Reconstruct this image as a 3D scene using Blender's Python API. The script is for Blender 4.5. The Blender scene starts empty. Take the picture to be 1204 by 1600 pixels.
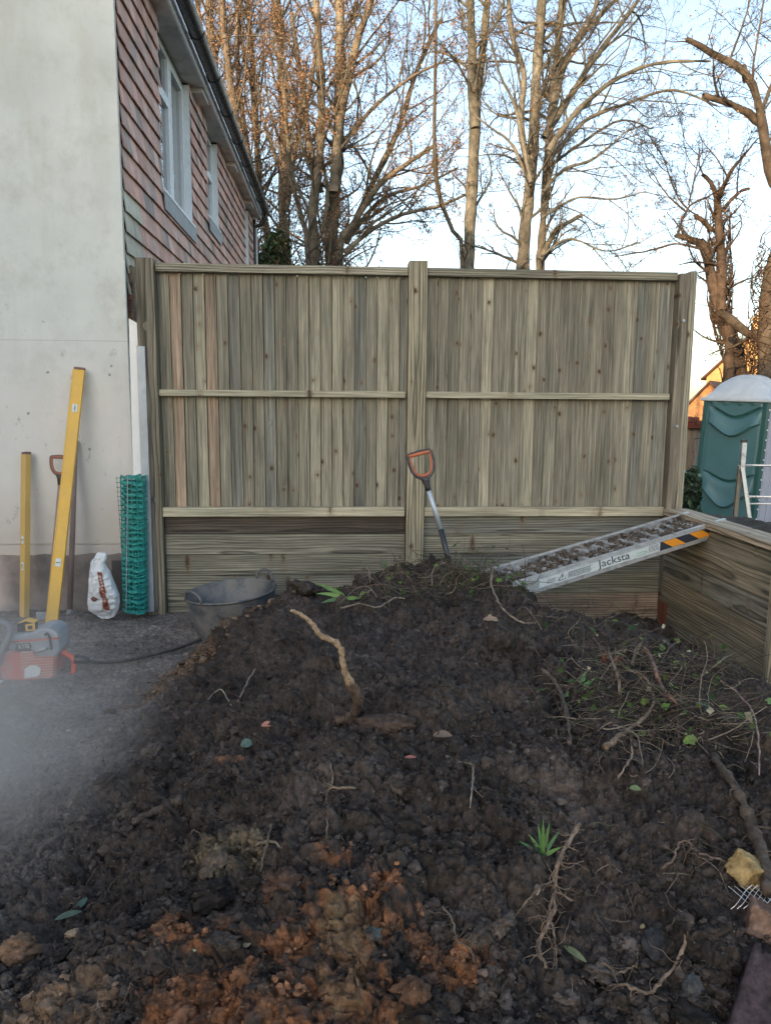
import bpy, math, random
import numpy as np
from math import sin, cos, tan, atan, pi, radians, sqrt
from mathutils import Vector, Matrix

C = bpy.context.scene
COL = C.collection

# ------------------------------------------------------------------ camera
F_PX = 1170.0
PITCH = atan(168 / F_PX); YAW = atan(73 / F_PX * cos(PITCH)); ROLL = .0075; EYE = 1.6
fw = np.array([sin(YAW) * cos(PITCH), cos(YAW) * cos(PITCH), -sin(PITCH)])
_r0 = np.array([cos(YAW), -sin(YAW), 0.0]); _u0 = np.cross(_r0, fw)
rt = _r0 * cos(ROLL) + _u0 * sin(ROLL); upv = _u0 * cos(ROLL) - _r0 * sin(ROLL)
cam = bpy.data.objects.new('camera', bpy.data.cameras.new('camera'))
COL.objects.link(cam); C.camera = cam
M = Matrix.Identity(4)
for i in range(3):
    M[i][0] = rt[i]; M[i][1] = upv[i]; M[i][2] = -fw[i]
M[2][3] = EYE
cam.matrix_world = M
cam.data.sensor_fit = 'HORIZONTAL'; cam.data.sensor_width = 36
cam.data.lens = F_PX / 1204 * 36
cam.data.clip_start = 0.05; cam.data.clip_end = 2000

# ------------------------------------------------------------------ light
SUN_EL = radians(9.0)
SUN_AZ = radians(214.0)          # compass style: from +Y clockwise; the sun is low on the left
w = bpy.data.worlds.new("World"); C.world = w; w.use_nodes = True
sky = w.node_tree.nodes.new('ShaderNodeTexSky'); sky.sky_type = 'NISHITA'; sky.sun_disc = False
sky.sun_elevation = SUN_EL; sky.sun_rotation = SUN_AZ
sky.air_density = 1.0; sky.dust_density = 1.5; sky.ozone_density = 1.5; sky.altitude = 50
bg = w.node_tree.nodes['Background']; bg.inputs[1].default_value = 0.15
hs_ = w.node_tree.nodes.new('ShaderNodeHueSaturation'); hs_.inputs['Saturation'].default_value = .80
w.node_tree.links.new(sky.outputs[0], hs_.inputs['Color']); w.node_tree.links.new(hs_.outputs[0], bg.inputs[0])
sl = bpy.data.lights.new('sun', 'SUN'); sl.energy = 2.0; sl.angle = radians(.5); sl.color = (1.0, .70, .42)
so = bpy.data.objects.new('sun', sl); COL.objects.link(so)
sd = Vector((sin(SUN_AZ) * cos(SUN_EL), cos(SUN_AZ) * cos(SUN_EL), sin(SUN_EL)))
so.rotation_euler = sd.to_track_quat('Z', 'Y').to_euler(); so.location = (-30, 0, 30)
C.view_settings.view_transform = 'Standard'; C.view_settings.look = 'None'
C.view_settings.gamma = 1; C.view_settings.use_curve_mapping = False
C.view_settings.exposure = 1.76
C.render.engine = 'CYCLES'
C.cycles.max_bounces = 6; C.cycles.transparent_max_bounces = 12; C.cycles.volume_bounces = 1

# ------------------------------------------------------------------ points from sight lines
def ray(x, y): return fw + rt * (x - 602) / F_PX + upv * (800 - y) / F_PX
O = np.array([0, 0, EYE])
def atY(x, y, Y): d = ray(x, y); return O + d * (Y / d[1])
def atX(x, y, X): d = ray(x, y); return O + d * (X / d[0])
def atZ(x, y, Z): d = ray(x, y); return O + d * ((Z - EYE) / d[2])

# ------------------------------------------------------------------ materials
def new_mat(name):
    m = bpy.data.materials.new(name); m.use_nodes = True
    nt = m.node_tree; b = nt.nodes['Principled BSDF']
    return m, nt, b
def nd(nt, t, ins=None, **props):
    n = nt.nodes.new('ShaderNode' + t)
    for k, v in props.items(): setattr(n, k, v)
    for k, v in (ins or {}).items():
        s = n.inputs[k]
        if isinstance(v, bpy.types.NodeSocket): nt.links.new(v, s)
        else: s.default_value = v
    return n
def mth(nt, op, a, b=None, c=None, clamp=False):
    i = {0: a}
    if b is not None: i[1] = b
    if c is not None: i[2] = c
    return nd(nt, 'Math', i, operation=op, use_clamp=clamp).outputs[0]
def mixc(nt, fac, a, b, mode='MIX'):
    n = nd(nt, 'Mix', None, data_type='RGBA', blend_type=mode)
    for s, v in ((n.inputs[0], fac), (n.inputs[6], a), (n.inputs[7], b)):
        if isinstance(v, bpy.types.NodeSocket): nt.links.new(v, s)
        else: s.default_value = v if not isinstance(v, tuple) or len(v) == 4 else (*v, 1)
    return n.outputs[2]
def ramp(nt, fac, stops):
    n = nt.nodes.new('ShaderNodeValToRGB'); e = n.color_ramp.elements
    while len(e) < len(stops): e.new(.5)
    for q, (p, c) in zip(e, stops):
        q.position = p; q.color = (*c, 1) if isinstance(c, tuple) else (c, c, c, 1)
    nt.links.new(fac, n.inputs[0]); return n.outputs[0]
def noise(nt, vec, scale, detail=4, rough=.55, dist=0):
    return nd(nt, 'TexNoise', {'Vector': vec, 'Scale': scale, 'Detail': detail, 'Roughness': rough, 'Distortion': dist}).outputs[0]
def mapr(nt, v, a, b, c=0., d=1.):
    return nd(nt, 'MapRange', {0: v, 1: a, 2: b, 3: c, 4: d}).outputs[0]
def vscale(nt, vec, s): return nd(nt, 'VectorMath', {0: vec, 1: s}, operation='MULTIPLY').outputs[0]
def bump(nt, b, h, strength=.5, dist=.01):
    n = nd(nt, 'Bump', {'Height': h, 'Strength': strength, 'Distance': dist}); nt.links.new(n.outputs[0], b.inputs['Normal'])

def wood_mat(name, ring=.012, contrast=.55, knots=True, rough=.75, warp=.07, kth=.35):
    m, nt, b = new_mat(name)
    g = nd(nt, 'Attribute', attribute_name='gc').outputs['Vector']
    t = nd(nt, 'Attribute', attribute_name='tint').outputs['Color']
    wn = nd(nt, 'TexNoise', {'Vector': vscale(nt, g, (5, 5, 1.0)), 'Scale': 1.0, 'Detail': 2.0}).outputs['Color']
    off = nd(nt, 'VectorMath', {0: wn, 1: (-.5, -.5, -.5)}, operation='ADD').outputs[0]
    # knots
    vk = nd(nt, 'TexVoronoi', {'Vector': vscale(nt, g, (9.0, 1.5, 6.2)), 'Scale': 1.0, 'Randomness': 1.0})
    kd = vk.outputs['Distance']
    kn = noise(nt, g, 60, 2)
    kd2 = mth(nt, 'ADD', kd, mth(nt, 'MULTIPLY', mth(nt, 'SUBTRACT', kn, .5), .16))
    push = nd(nt, 'MapRange', {0: kd, 1: .0, 2: .25, 3: .006, 4: 0.}).outputs[0]
    gg = nd(nt, 'VectorMath', {0: g, 1: nd(nt, 'VectorMath', {0: off, 1: (warp, warp, .0)}, operation='MULTIPLY').outputs[0]}, operation='ADD').outputs[0]
    ab = vscale(nt, gg, (1, 1, 0))
    r = nd(nt, 'VectorMath', {0: ab}, operation='LENGTH').outputs['Value']
    if knots: r = mth(nt, 'ADD', r, push)
    ph = mth(nt, 'FRACT', mth(nt, 'DIVIDE', r, ring))
    rings = ramp(nt, ph, [(0, 0.), (.55, .25), (.85, 1.), (1, 0.)])
    streak = noise(nt, vscale(nt, g, (90, 90, 2.2)), 1.0, 3, .6)
    fine = noise(nt, vscale(nt, g, (260, 260, 9)), 1.0, 2, .6)
    big = noise(nt, vscale(nt, g, (9, 9, 1.1)), 1.0, 3, .6)
    v = mth(nt, 'SUBTRACT', 1.0, mth(nt, 'MULTIPLY', rings, contrast))
    v = mth(nt, 'MULTIPLY', v, mapr(nt, streak, .3, .7, .54, 1.36))
    v = mth(nt, 'MULTIPLY', v, mapr(nt, fine, .3, .7, .86, 1.1))
    v = mth(nt, 'MULTIPLY', v, mapr(nt, big, .3, .7, .72, 1.2))
    col = mixc(nt, 1.0, t, nd(nt, 'CombineColor', {0: v, 1: v, 2: v}).outputs[0], 'MULTIPLY')
    # weathered grey green patches
    gp = mapr(nt, noise(nt, vscale(nt, g, (14, 14, 1.4)), 1.0, 4, .7), .5, .68)
    col = mixc(nt, mth(nt, 'MULTIPLY', gp, .8), col, (.70, .76, .76), 'MULTIPLY')
    if knots:
        rnd = nd(nt, 'SeparateColor', {0: vk.outputs['Color']}).outputs[0]
        ok = mth(nt, 'GREATER_THAN', rnd, kth)
        halo = mth(nt, 'MULTIPLY', mapr(nt, kd2, .30, .08), ok)
        core = mth(nt, 'MULTIPLY', mapr(nt, kd2, .15, .06), ok)
        col = mixc(nt, mth(nt, 'MULTIPLY', halo, .5), col, (.20, .13, .075))
        col = mixc(nt, mth(nt, 'MULTIPLY', core, .95), col, (.06, .04, .028))
    nt.links.new(col, b.inputs['Base Color']); b.inputs['Roughness'].default_value = rough
    b.inputs['Specular IOR Level'].default_value = .3
    bump(nt, b, mth(nt, 'ADD', v, fine), .35, .002)
    return m

def plain(name, col, rough=.6, metal=0., var=.15, vs=8., dirt=None, dirtamt=.5, dscale=6., bumpd=.0, spec=.5, bscale=60.):
    m, nt, b = new_mat(name)
    co = nd(nt, 'TexCoord').outputs['Object']
    n1 = noise(nt, co, vs, 5, .6)
    c = mixc(nt, 1.0, (*col, 1), nd(nt, 'CombineColor', {0: mapr(nt, n1, .3, .7, 1 - var, 1 + var), 1: mapr(nt, n1, .3, .7, 1 - var, 1 + var), 2: mapr(nt, n1, .3, .7, 1 - var, 1 + var)}).outputs[0], 'MULTIPLY')
    if dirt:
        dn = noise(nt, co, dscale, 6, .68)
        c = mixc(nt, mapr(nt, dn, .62 - dirtamt * .3, .72 - dirtamt * .15, 0, min(1, dirtamt * 1.4)), c, (*dirt, 1))
    nt.links.new(c, b.inputs['Base Color'])
    nt.links.new(mapr(nt, noise(nt, co, vs * 2, 4), .3, .7, max(.03, rough - .12), min(1, rough + .12)), b.inputs['Roughness'])
    b.inputs['Metallic'].default_value = metal; b.inputs['Specular IOR Level'].default_value = spec
    if bumpd: bump(nt, b, noise(nt, co, bscale, 4, .6), .5, bumpd)
    return m

def tint_mat(name, rough=.85, var=.25, vs=30., bumpd=.002, bs=120., spec=.3, speck=0.):
    m, nt, b = new_mat(name)
    t = nd(nt, 'Attribute', attribute_name='tint').outputs['Color']
    co = nd(nt, 'TexCoord').outputs['Object']
    n1 = noise(nt, co, vs, 6, .65); f = mapr(nt, n1, .3, .7, 1 - var, 1 + var)
    c = mixc(nt, 1.0, t, nd(nt, 'CombineColor', {0: f, 1: f, 2: f}).outputs[0], 'MULTIPLY')
    if speck:
        v = nd(nt, 'TexVoronoi', {'Vector': co, 'Scale': 170.}); sc = nd(nt, 'SeparateColor', {0: v.outputs['Color']}).outputs[0]
        sp = mth(nt, 'MULTIPLY', mth(nt, 'GREATER_THAN', sc, 1 - speck), mth(nt, 'LESS_THAN', v.outputs['Distance'], .33))
        c = mixc(nt, mth(nt, 'MULTIPLY', sp, .6), c, (.3, .25, .2))
    nt.links.new(c, b.inputs['Base Color'])
    nt.links.new(mapr(nt, noise(nt, co, vs * .3, 3), .35, .65, rough - .17, min(1, rough + .05)), b.inputs['Roughness'])
    b.inputs['Specular IOR Level'].default_value = spec
    if bumpd:
        h = mth(nt, 'ADD', noise(nt, co, bs, 5, .7), mth(nt, 'MULTIPLY', noise(nt, co, bs * 3, 3, .6), .4))
        bump(nt, b, h, .8, bumpd)
    return m

MW = {}
MW['board'] = wood_mat('board_wood', .009, .30, warp=.03, kth=.02)
MW['post'] = wood_mat('post_wood', .017, .72, warp=.05, kth=.5)
MW['sleeper'] = wood_mat('sleeper_wood', .019, .68, warp=.06, kth=.4)
M_SOIL = tint_mat('soil', .88, .6, 45., .007, 120., .22, .03)
M_ROOT = tint_mat('root_bark', .9, .5, 70., .003, 160., .2)
M_BARK = tint_mat('tree_bark', .92, .5, 6., .05, 22., .1)
M_TILE = tint_mat('clay_tile', .88, .20, 9., .002, 60., .15)
M_LEAF = tint_mat('leaf_surface', .55, .2, 40., .0, 200., .45)
M_WHITE = plain('white_upvc', (.82, .84, .86), .35, var=.05)
M_LEAD = plain('grey_lead', (.32, .33, .35), .6, var=.15)
M_BLACKP = plain('black_plastic', (.02, .023, .03), .3, var=.2, spec=.6)
M_SOFFIT = plain('soffit_concrete', (.64, .60, .56), .85, var=.15, vs=2, dirt=(.32, .30, .28), dirtamt=.4, dscale=3)
M_ALU = plain('aluminium', (.62, .63, .64), .42, .55, .15, 20, dirt=(.17, .15, .13), dirtamt=.35, dscale=18, spec=.5)
M_ALU2 = plain('clean_aluminium', (.66, .66, .66), .35, .6, .1, 20)
M_GALV = plain('galvanised_steel', (.36, .40, .45), .5, .4, .15, 12, dirt=(.2, .2, .2), dirtamt=.3)

# ------------------------------------------------------------------ mesh builder
class MB:
    def __init__(s): s.v = []; s.f = []; s.t = []; s.g = []; s.n = 0
    def add(s, v, f, tint=(.5, .5, .5), gc=None):
        v = np.asarray(v, float).reshape(-1, 3)
        s.v.append(v); s.f += [tuple(int(i) + s.n for i in q) for q in f]
        tt = np.asarray(tint, float)
        s.t.append(np.broadcast_to(tt, (len(v), 3)) if tt.ndim == 1 else tt)
        s.g.append(v if gc is None else gc); s.n += len(v)
        return s
    def build(s, name, m, parent=None, smooth=False, bevel=0., loc=None):
        me = bpy.data.meshes.new(name)
        V = np.concatenate(s.v); 
        base = np.zeros(3)
        if loc is not None: base = np.array(loc, float)
        me.from_pydata((V - base).tolist(), [], s.f)
        T = np.concatenate(s.t); G = np.concatenate(s.g)
        a = me.attributes.new('tint', 'FLOAT_COLOR', 'POINT')
        a.data.foreach_set('color', np.concatenate([T, np.ones((len(T), 1))], 1).astype(np.float32).ravel())
        a = me.attributes.new('gc', 'FLOAT_VECTOR', 'POINT'); a.data.foreach_set('vector', G.astype(np.float32).ravel())
        for mm in (m if isinstance(m, (list, tuple)) else [m]): me.materials.append(mm)
        if smooth: me.polygons.foreach_set('use_smooth', [True] * len(me.polygons))
        me.update()
        o = bpy.data.objects.new(name, me); COL.objects.link(o)
        if parent is not None:
            o.parent = parent; o.location = Vector(base) - parent.location if parent.rotation_euler.z == 0 else Vector(base)
        else: o.location = base
        if bevel:
            md = o.modifiers.new('bevel', 'BEVEL'); md.width = bevel; md.segments = 2; md.limit_method = 'ANGLE'
        return o
BOXF = [(0, 1, 3, 2), (4, 6, 7, 5), (0, 4, 5, 1), (2, 3, 7, 6), (0, 2, 6, 4), (1, 5, 7, 3)]
rg = random.Random(5)
def box(mb, lo, hi, tint=(.5, .5, .5), along=None, xf=None, pith=None, taper=None):
    lo = np.array(lo, float); hi = np.array(hi, float)
    v = np.array([[(lo, hi)[i][0], (lo, hi)[j][1], (lo, hi)[k][2]] for i in (0, 1) for j in (0, 1) for k in (0, 1)])
    gc = None
    if along is not None:
        c = (lo + hi) / 2; l = v - c
        a, b = [i for i in range(3) if i != along]
        po = pith or (rg.uniform(-.04, .04), rg.choice((-1, 1)) * rg.uniform(.02, .13))
        gc = np.stack([l[:, a] + po[0], l[:, b] + po[1], l[:, along] + rg.uniform(-40, 40)], 1)
    if xf is not None: v = (np.array(xf.to_3x3()) @ v.T).T + np.array(xf.translation)
    mb.add(v, BOXF, tint, gc); return mb
def prism(mb, poly, vec, tint=(.5, .5, .5)):
    """poly: list of 3D points, extruded by vec"""
    p = np.array(poly, float); n = len(p); q = p + np.array(vec)
    f = [tuple(range(n)), tuple(range(2 * n - 1, n - 1, -1))] + [(i, i + n, (i + 1) % n + n, (i + 1) % n) for i in range(n)]
    mb.add(np.concatenate([p, q]), f, tint); return mb
def tube_arrays(pts, rad, sides=8, caps=True):
    p = np.array(pts, float); n = len(p)
    rad = np.broadcast_to(np.asarray(rad, float), (n,))
    t = np.gradient(p, axis=0); t /= np.linalg.norm(t, axis=1)[:, None] + 1e-9
    a = np.array([0, 0, 1.]) if abs(t[0][2]) < .8 else np.array([1., 0, 0])
    u = np.zeros_like(p); x = np.cross(t[0], a); x /= np.linalg.norm(x); u[0] = x
    for i in range(1, n):
        x = u[i - 1] - t[i] * (u[i - 1] @ t[i]); u[i] = x / (np.linalg.norm(x) + 1e-9)
    w_ = np.cross(t, u)
    an = np.arange(sides) * 2 * pi / sides
    v = p[:, None, :] + rad[:, None, None] * (np.cos(an)[None, :, None] * u[:, None, :] + np.sin(an)[None, :, None] * w_[:, None, :])
    v = v.reshape(-1, 3)
    f = []
    for i in range(n - 1):
        for j in range(sides):
            k = (j + 1) % sides
            f.append((i * sides + j, i * sides + k, (i + 1) * sides + k, (i + 1) * sides + j))
    if caps:
        f.append(tuple(range(sides - 1, -1, -1))); f.append(tuple((n - 1) * sides + j for j in range(sides)))
    return v, f
def tube(mb, pts, rad, sides=8, tint=(.5, .5, .5), caps=True, gc=False):
    v, f = tube_arrays(pts, rad, sides, caps); mb.add(v, f, tint); return mb
def smooth_path(pts, n=8, closed=False):
    P = np.array(pts, float); out = []
    m = len(P)
    for i in range(m - 1):
        p0 = P[max(i - 1, 0)]; p1 = P[i]; p2 = P[i + 1]; p3 = P[min(i + 2, m - 1)]
        for k in range(n):
            t = k / n
            out.append(.5 * ((2 * p1) + (-p0 + p2) * t + (2 * p0 - 5 * p1 + 4 * p2 - p3) * t * t + (-p0 + 3 * p1 - 3 * p2 + p3) * t ** 3))
    out.append(P[-1]); return np.array(out)
def lathe(mb, prof, cx, cy, n=32, sx=1., sy=1., tint=(.5, .5, .5), close=False):
    an = np.arange(n) * 2 * pi / n; v = []
    for r, z in prof:
        v.append(np.stack([cx + r * sx * np.cos(an), cy + r * sy * np.sin(an), np.full(n, z)], 1))
    f = []
    for i in range(len(prof) - 1):
        for j in range(n):
            k = (j + 1) % n; f.append((i * n + j, i * n + k, (i + 1) * n + k, (i + 1) * n + j))
    if close: f.append(tuple(range(n - 1, -1, -1)))
    mb.add(np.concatenate(v), f, tint); return mb

def tag(o, label=None, cat=None, group=None, kind=None):
    if label: o['label'] = label
    if cat: o['category'] = cat
    if group: o['group'] = group
    if kind: o['kind'] = kind
    return o
def thing(name, label, cat, loc=(0, 0, 0), group=None):
    o = bpy.data.objects.new(name, None); COL.objects.link(o); o.location = loc
    o.empty_display_size = .1
    return tag(o, label, cat, group)

# ------------------------------------------------------------------ vectorised noise
def _h(ix, iy, s):
    n = (ix.astype(np.int64) * 374761393 + iy.astype(np.int64) * 668265263 + s * 2147483647 * 31) & 0xffffffff
    n = ((n ^ (n >> 13)) * 1274126177) & 0xffffffff
    n = ((n ^ (n >> 16)) * 2246822519) & 0xffffffff
    return ((n ^ (n >> 15)) & 0xffffff) / float(0xffffff)
def vnoise(x, y, s=0):
    ix = np.floor(x); iy = np.floor(y); fx = x - ix; fy = y - iy
    fx = fx * fx * fx * (fx * (fx * 6 - 15) + 10); fy = fy * fy * fy * (fy * (fy * 6 - 15) + 10)
    a = _h(ix, iy, s); b = _h(ix + 1, iy, s); c = _h(ix, iy + 1, s); d = _h(ix + 1, iy + 1, s)
    return (a + (b - a) * fx) * (1 - fy) + (c + (d - c) * fx) * fy
def fbm(x, y, oct=5, s=0, g=.5):
    v = 0; a = 1; t = 0
    for i in range(oct):
        v = v + a * (vnoise(x * 2 ** i + 13.7 * i, y * 2 ** i - 7.3 * i, s + i) - .5); t += a; a *= g
    return v / t * 2
def clods(x, y, cell, prob, s):
    """height of rounded lumps of about one cell size, 0..1"""
    X = x / cell; Y = y / cell; ix = np.floor(X); iy = np.floor(Y); out = np.zeros_like(X)
    for dx in (-1, 0, 1):
        for dy in (-1, 0, 1):
            cx = ix + dx; cy = iy + dy
            px = cx + _h(cx, cy, s); py = cy + _h(cx, cy, s + 1)
            on = _h(cx, cy, s + 2) < prob
            r = .35 + .45 * _h(cx, cy, s + 3); an = _h(cx, cy, s + 4) * pi
            ex = X - px; ey = Y - py
            u = ex * np.cos(an) + ey * np.sin(an); v = (-ex * np.sin(an) + ey * np.cos(an)) * 1.45
            q = 1 - (u * u + v * v) / (r * r)
            out = np.maximum(out, np.where(on & (q > 0), np.maximum(q, 0) ** .75 * r * 1.3, 0))
    return out

# ------------------------------------------------------------------ the heap: shape of the soil surface
CT = [ # X, Y, z
 (-3, 5.4, 0), (-2, 5.4, 0), (-1, 5.4, 0), (0, 5.5, .12), (.8, 5.5, .1), (1.6, 5.5, -.08), (2.4, 5.6, -.12), (3.2, 5.5, -.12),
 (-.95, 5.0, 0), (-.52, 4.85, .20), (-.80, 4.75, .02), (-.25, 5.0, .34), (.1, 4.95, .34), (.5, 4.95, .44), (.9, 4.95, .42), (1.3, 4.95, .12), (1.8, 5.0, -.08), (2.4, 5, -.12),
 (-3, 4.4, 0), (-2, 4.4, 0), (-1.3, 4.5, 0), (-.9, 4.5, .03), (-.6, 4.45, .25), (-.35, 4.5, .43), (-.05, 4.5, .43), (.3, 4.5, .52), (.65, 4.5, .57), (.95, 4.5, .50), (1.25, 4.5, .36), (1.7, 4.5, .10), (2.3, 4.5, -.1),
 (-3, 3.6, 0), (-2, 3.6, 0), (-1.35, 3.8, .0), (-1.0, 3.8, .02), (-.62, 3.8, .25), (-.3, 3.8, .42), (.1, 3.8, .46), (.6, 3.8, .5), (1.1, 3.8, .47), (1.6, 3.8, .38), (2.0, 3.8, .19), (2.4, 3.8, -.05),
 (-3, 2.9, 0), (-2, 2.9, 0), (-1.4, 3.0, .03), (-1.0, 3, .07), (-.6, 3, .26), (-.1, 3, .45), (.5, 3, .52), (1.1, 3, .46), (1.6, 3, .38), (2.2, 3, .2),
 (-3, 2.2, 0), (-1.8, 2.2, 0), (-1.2, 2.3, .08), (-.8, 2.3, .17), (-.4, 2.3, .32), (.1, 2.3, .43), (.6, 2.3, .47), (1.1, 2.3, .43), (1.7, 2.3, .36),
 (-1.8, 1.6, 0), (-1.0, 1.7, .1), (-.5, 1.7, .22), (0, 1.7, .33), (.5, 1.7, .36), (1.0, 1.7, .38), (1.6, 1.7, .4),
 (-1.5, 1.0, 0), (-.6, 1.1, .08), (0, 1.1, .17), (.6, 1.1, .2), (1.2, 1.1, .3), (-1, .3, 0), (0, .3, 0), (1, .3, .1), (3, .5, .1), (3, 2, .2), (3, 3.5, 0), (-3, .5, 0), (-3, 1.6, 0)]
CT = np.array(CT, float)
_c = CT[:, :2]; _K = np.sqrt(((_c[:, None] - _c[None]) ** 2).sum(-1) + .01)
_W = np.linalg.solve(_K + np.eye(len(_c)) * -.02, CT[:, 2])
def base_h(x, y):
    out = np.zeros(x.shape)
    for (cx, cy), wgt in zip(_c, _W): out += wgt * np.sqrt((x - cx) ** 2 + (y - cy) ** 2 + .01)
    return out
def heap_amt(b, x, y):
    rightside = np.clip((x - 1.0) / .5, 0, 1)
    return np.clip(np.maximum((b - .02) / .14, rightside * .9), 0, 1)
def surf(x, y, fine=True):
    x = np.asarray(x, float); y = np.asarray(y, float)
    b = base_h(x, y); k = heap_amt(b, x, y)
    wx = x + .05 * fbm(x * 5, y * 5, 3, 11); wy = y + .05 * fbm(x * 5, y * 5, 3, 12)
    # soil slid and scraped on the near left flank: ridges running up the slope
    fl = np.clip(1 - np.abs(x + .55) / .7, 0, 1) * np.clip((2.6 - y) / .6, 0, 1)
    a = radians(38); U = wx * cos(a) + wy * sin(a); V = -wx * sin(a) + wy * cos(a)
    h = b + (.25 + .75 * k) * (.050 * fbm(wx / .33, wy / .33, 3, 1) * 1.6)
    h += (.25 + .75 * k) * (.068 * np.abs(fbm(wx / .17, wy / .17, 3, 2, .5)) - .018)
    h += (.25 + .75 * k) * (.050 * np.minimum(np.abs(fbm(wx / .065, wy / .065, 3, 3, .55)), .35) - .013)
    h += fl * .045 * fbm(U / .45, V / .075, 4, 21)
    cl = .55 + .45 * np.clip(fbm(wx / .5, wy / .5, 2, 30) * 1.6 + .4, 0, 1)
    h += (.16 + .84 * k) * cl * (.040 * clods(wx, wy, .13, .38, 40) + .022 * clods(wx, wy, .06, .5, 50))
    if fine:
        h += (.35 + .65 * k) * (.015 * clods(wx, wy, .030, .6, 60) + .006 * clods(x, y, .013, .6, 70))
        h += (.5 + .5 * k) * (.026 * np.abs(fbm(wx / .024, wy / .024, 4, 80, .6)) + .004 * fbm(x / .012, y / .012, 3, 85))
    return h
def onheap(px, py):
    d = ray(px, py); ts = np.linspace(.8, 6.2, 700)
    P = O[None] + d[None] * (ts / d[1])[:, None]
    hh = surf(P[:, 0], P[:, 1], True); i = np.argmax(P[:, 2] < hh)
    return P[i] if (P[:, 2] < hh).any() else P[-1]

def soil_grid():
    us = np.concatenate([np.linspace(-1.6, -.56, 60)[:-1], np.linspace(-.56, .70, 900), np.linspace(.70, 1.7, 60)[1:]])
    ys = np.exp(np.linspace(math.log(.62), math.log(5.83), 1150))
    return us, ys
us, ys = soil_grid()
Xg = ys[:, None] * us[None, :]; Yg = np.repeat(ys[:, None], len(us), 1)
# keep inside the yard: house on the left behind Y 5.9, retaining wall on the right
Xg = np.clip(Xg, -9, 2.60 + np.maximum(0, 4.1 - Yg) * 3)
Zg = surf(Xg, Yg); Bg = base_h(Xg, Yg)
# ragged overhangs: push lumps sideways a little
Xd = Xg + .020 * fbm(Xg / .045, Yg / .045, 4, 90, .6) * heap_amt(Bg, Xg, Yg); Yd = Yg + .020 * fbm(Xg / .045, Yg / .045, 4, 95, .6) * heap_amt(Bg, Xg, Yg)
_e = .02; _gx = (base_h(Xg + _e, Yg) - base_h(Xg - _e, Yg)) / (2 * _e); _gy = (base_h(Xg, Yg + _e) - base_h(Xg, Yg - _e)) / (2 * _e)
_d = np.clip(Zg - Bg, -.02, .12); Xd = Xd - _gx * _d * 1.3; Yd = Yd - (_gy + .25 * np.clip((2.4 - Yg) / 1.2, 0, 1)) * _d * 1.3
Yd = np.minimum(Yd, 5.83)
def soil_color(x, y, b):
    k = heap_amt(b, x, y)
    dark = np.array([.060, .047, .040]); yard = np.array([.170, .146, .132])
    n = fbm(x / .22, y / .22, 4, 101); n2 = fbm(x / .05, y / .05, 4, 103); n3 = fbm(x / .045, y / .045, 4, 107, .65)
    c = yard[None] * (1 - k[..., None]) + dark[None] * k[..., None]
    c = c * (1 + .45 * n + .45 * n2)[..., None] * (1 + .5 * np.clip(fbm(x / .4, y / .4, 3, 111), 0, 1))[..., None]
    def blend(mask, col):
        nonlocal c
        mk = (np.clip(mask, 0, 1) * np.clip(.75 + 1.9 * n3, 0, 1))[..., None]; c = c * (1 - mk) + np.array(col)[None] * mk * (1 + .4 * n2)[..., None]
    e = lambda X, Y, rx, ry: 1 - ((x - X) / rx) ** 2 - ((y - Y) / ry) ** 2
    nn = fbm(x / .12, y / .12, 5, 105, .6) * 1.5
    blend((e(-.20, 1.42, .42, .44) + nn * 1.3 - .15) * 3, (.25, .112, .055))
    blend((e(.0, 1.58, .07, .15) + nn * .9 - .3) * 3, (.19, .125, .075))
    blend((e(-.66, 1.55, .17, .16) + nn * .9) * 3, (.20, .13, .085))
    blend((e(-.5, 1.3, .2, .12) + nn * .9 - .1) * 3, (.20, .125, .08))
    blend((e(-.33, 2.05, .12, .16) + nn * .9 - .2) * 3, (.15, .115, .075))
    blend((e(-.12, 2.6, .05, .06) + nn * .7) * 3, (.13, .065, .045))
    blend((e(-.38, 2.55, .06, .05) + nn * .7) * 3, (.2, .1, .055))
    blend((e(.05, 2.55, .1, .12) + nn * .9 - .3) * 2.5, (.09, .062, .045))
    blend((e(1.55, 2.3, .25, .35) + nn * .9 - .2) * 1.5, (.085, .06, .042))
    # fibrous brown mulch beside the tub
    blend((1 - np.abs((y - 4.35) - (x + .68) * 1.1) / .2 - np.maximum(0, np.abs(x + .68) - .34) * 6 + nn * .8) * 1.4, (.15, .095, .062))
    blend((1 - ((x - 1.95) / .5) ** 2 - ((y - 4.4) / .8) ** 2 + nn) * .7, (.085, .072, .06))
    return np.clip(c, .008, .6)
Cg = soil_color(Xg, Yg, Bg)
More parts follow.
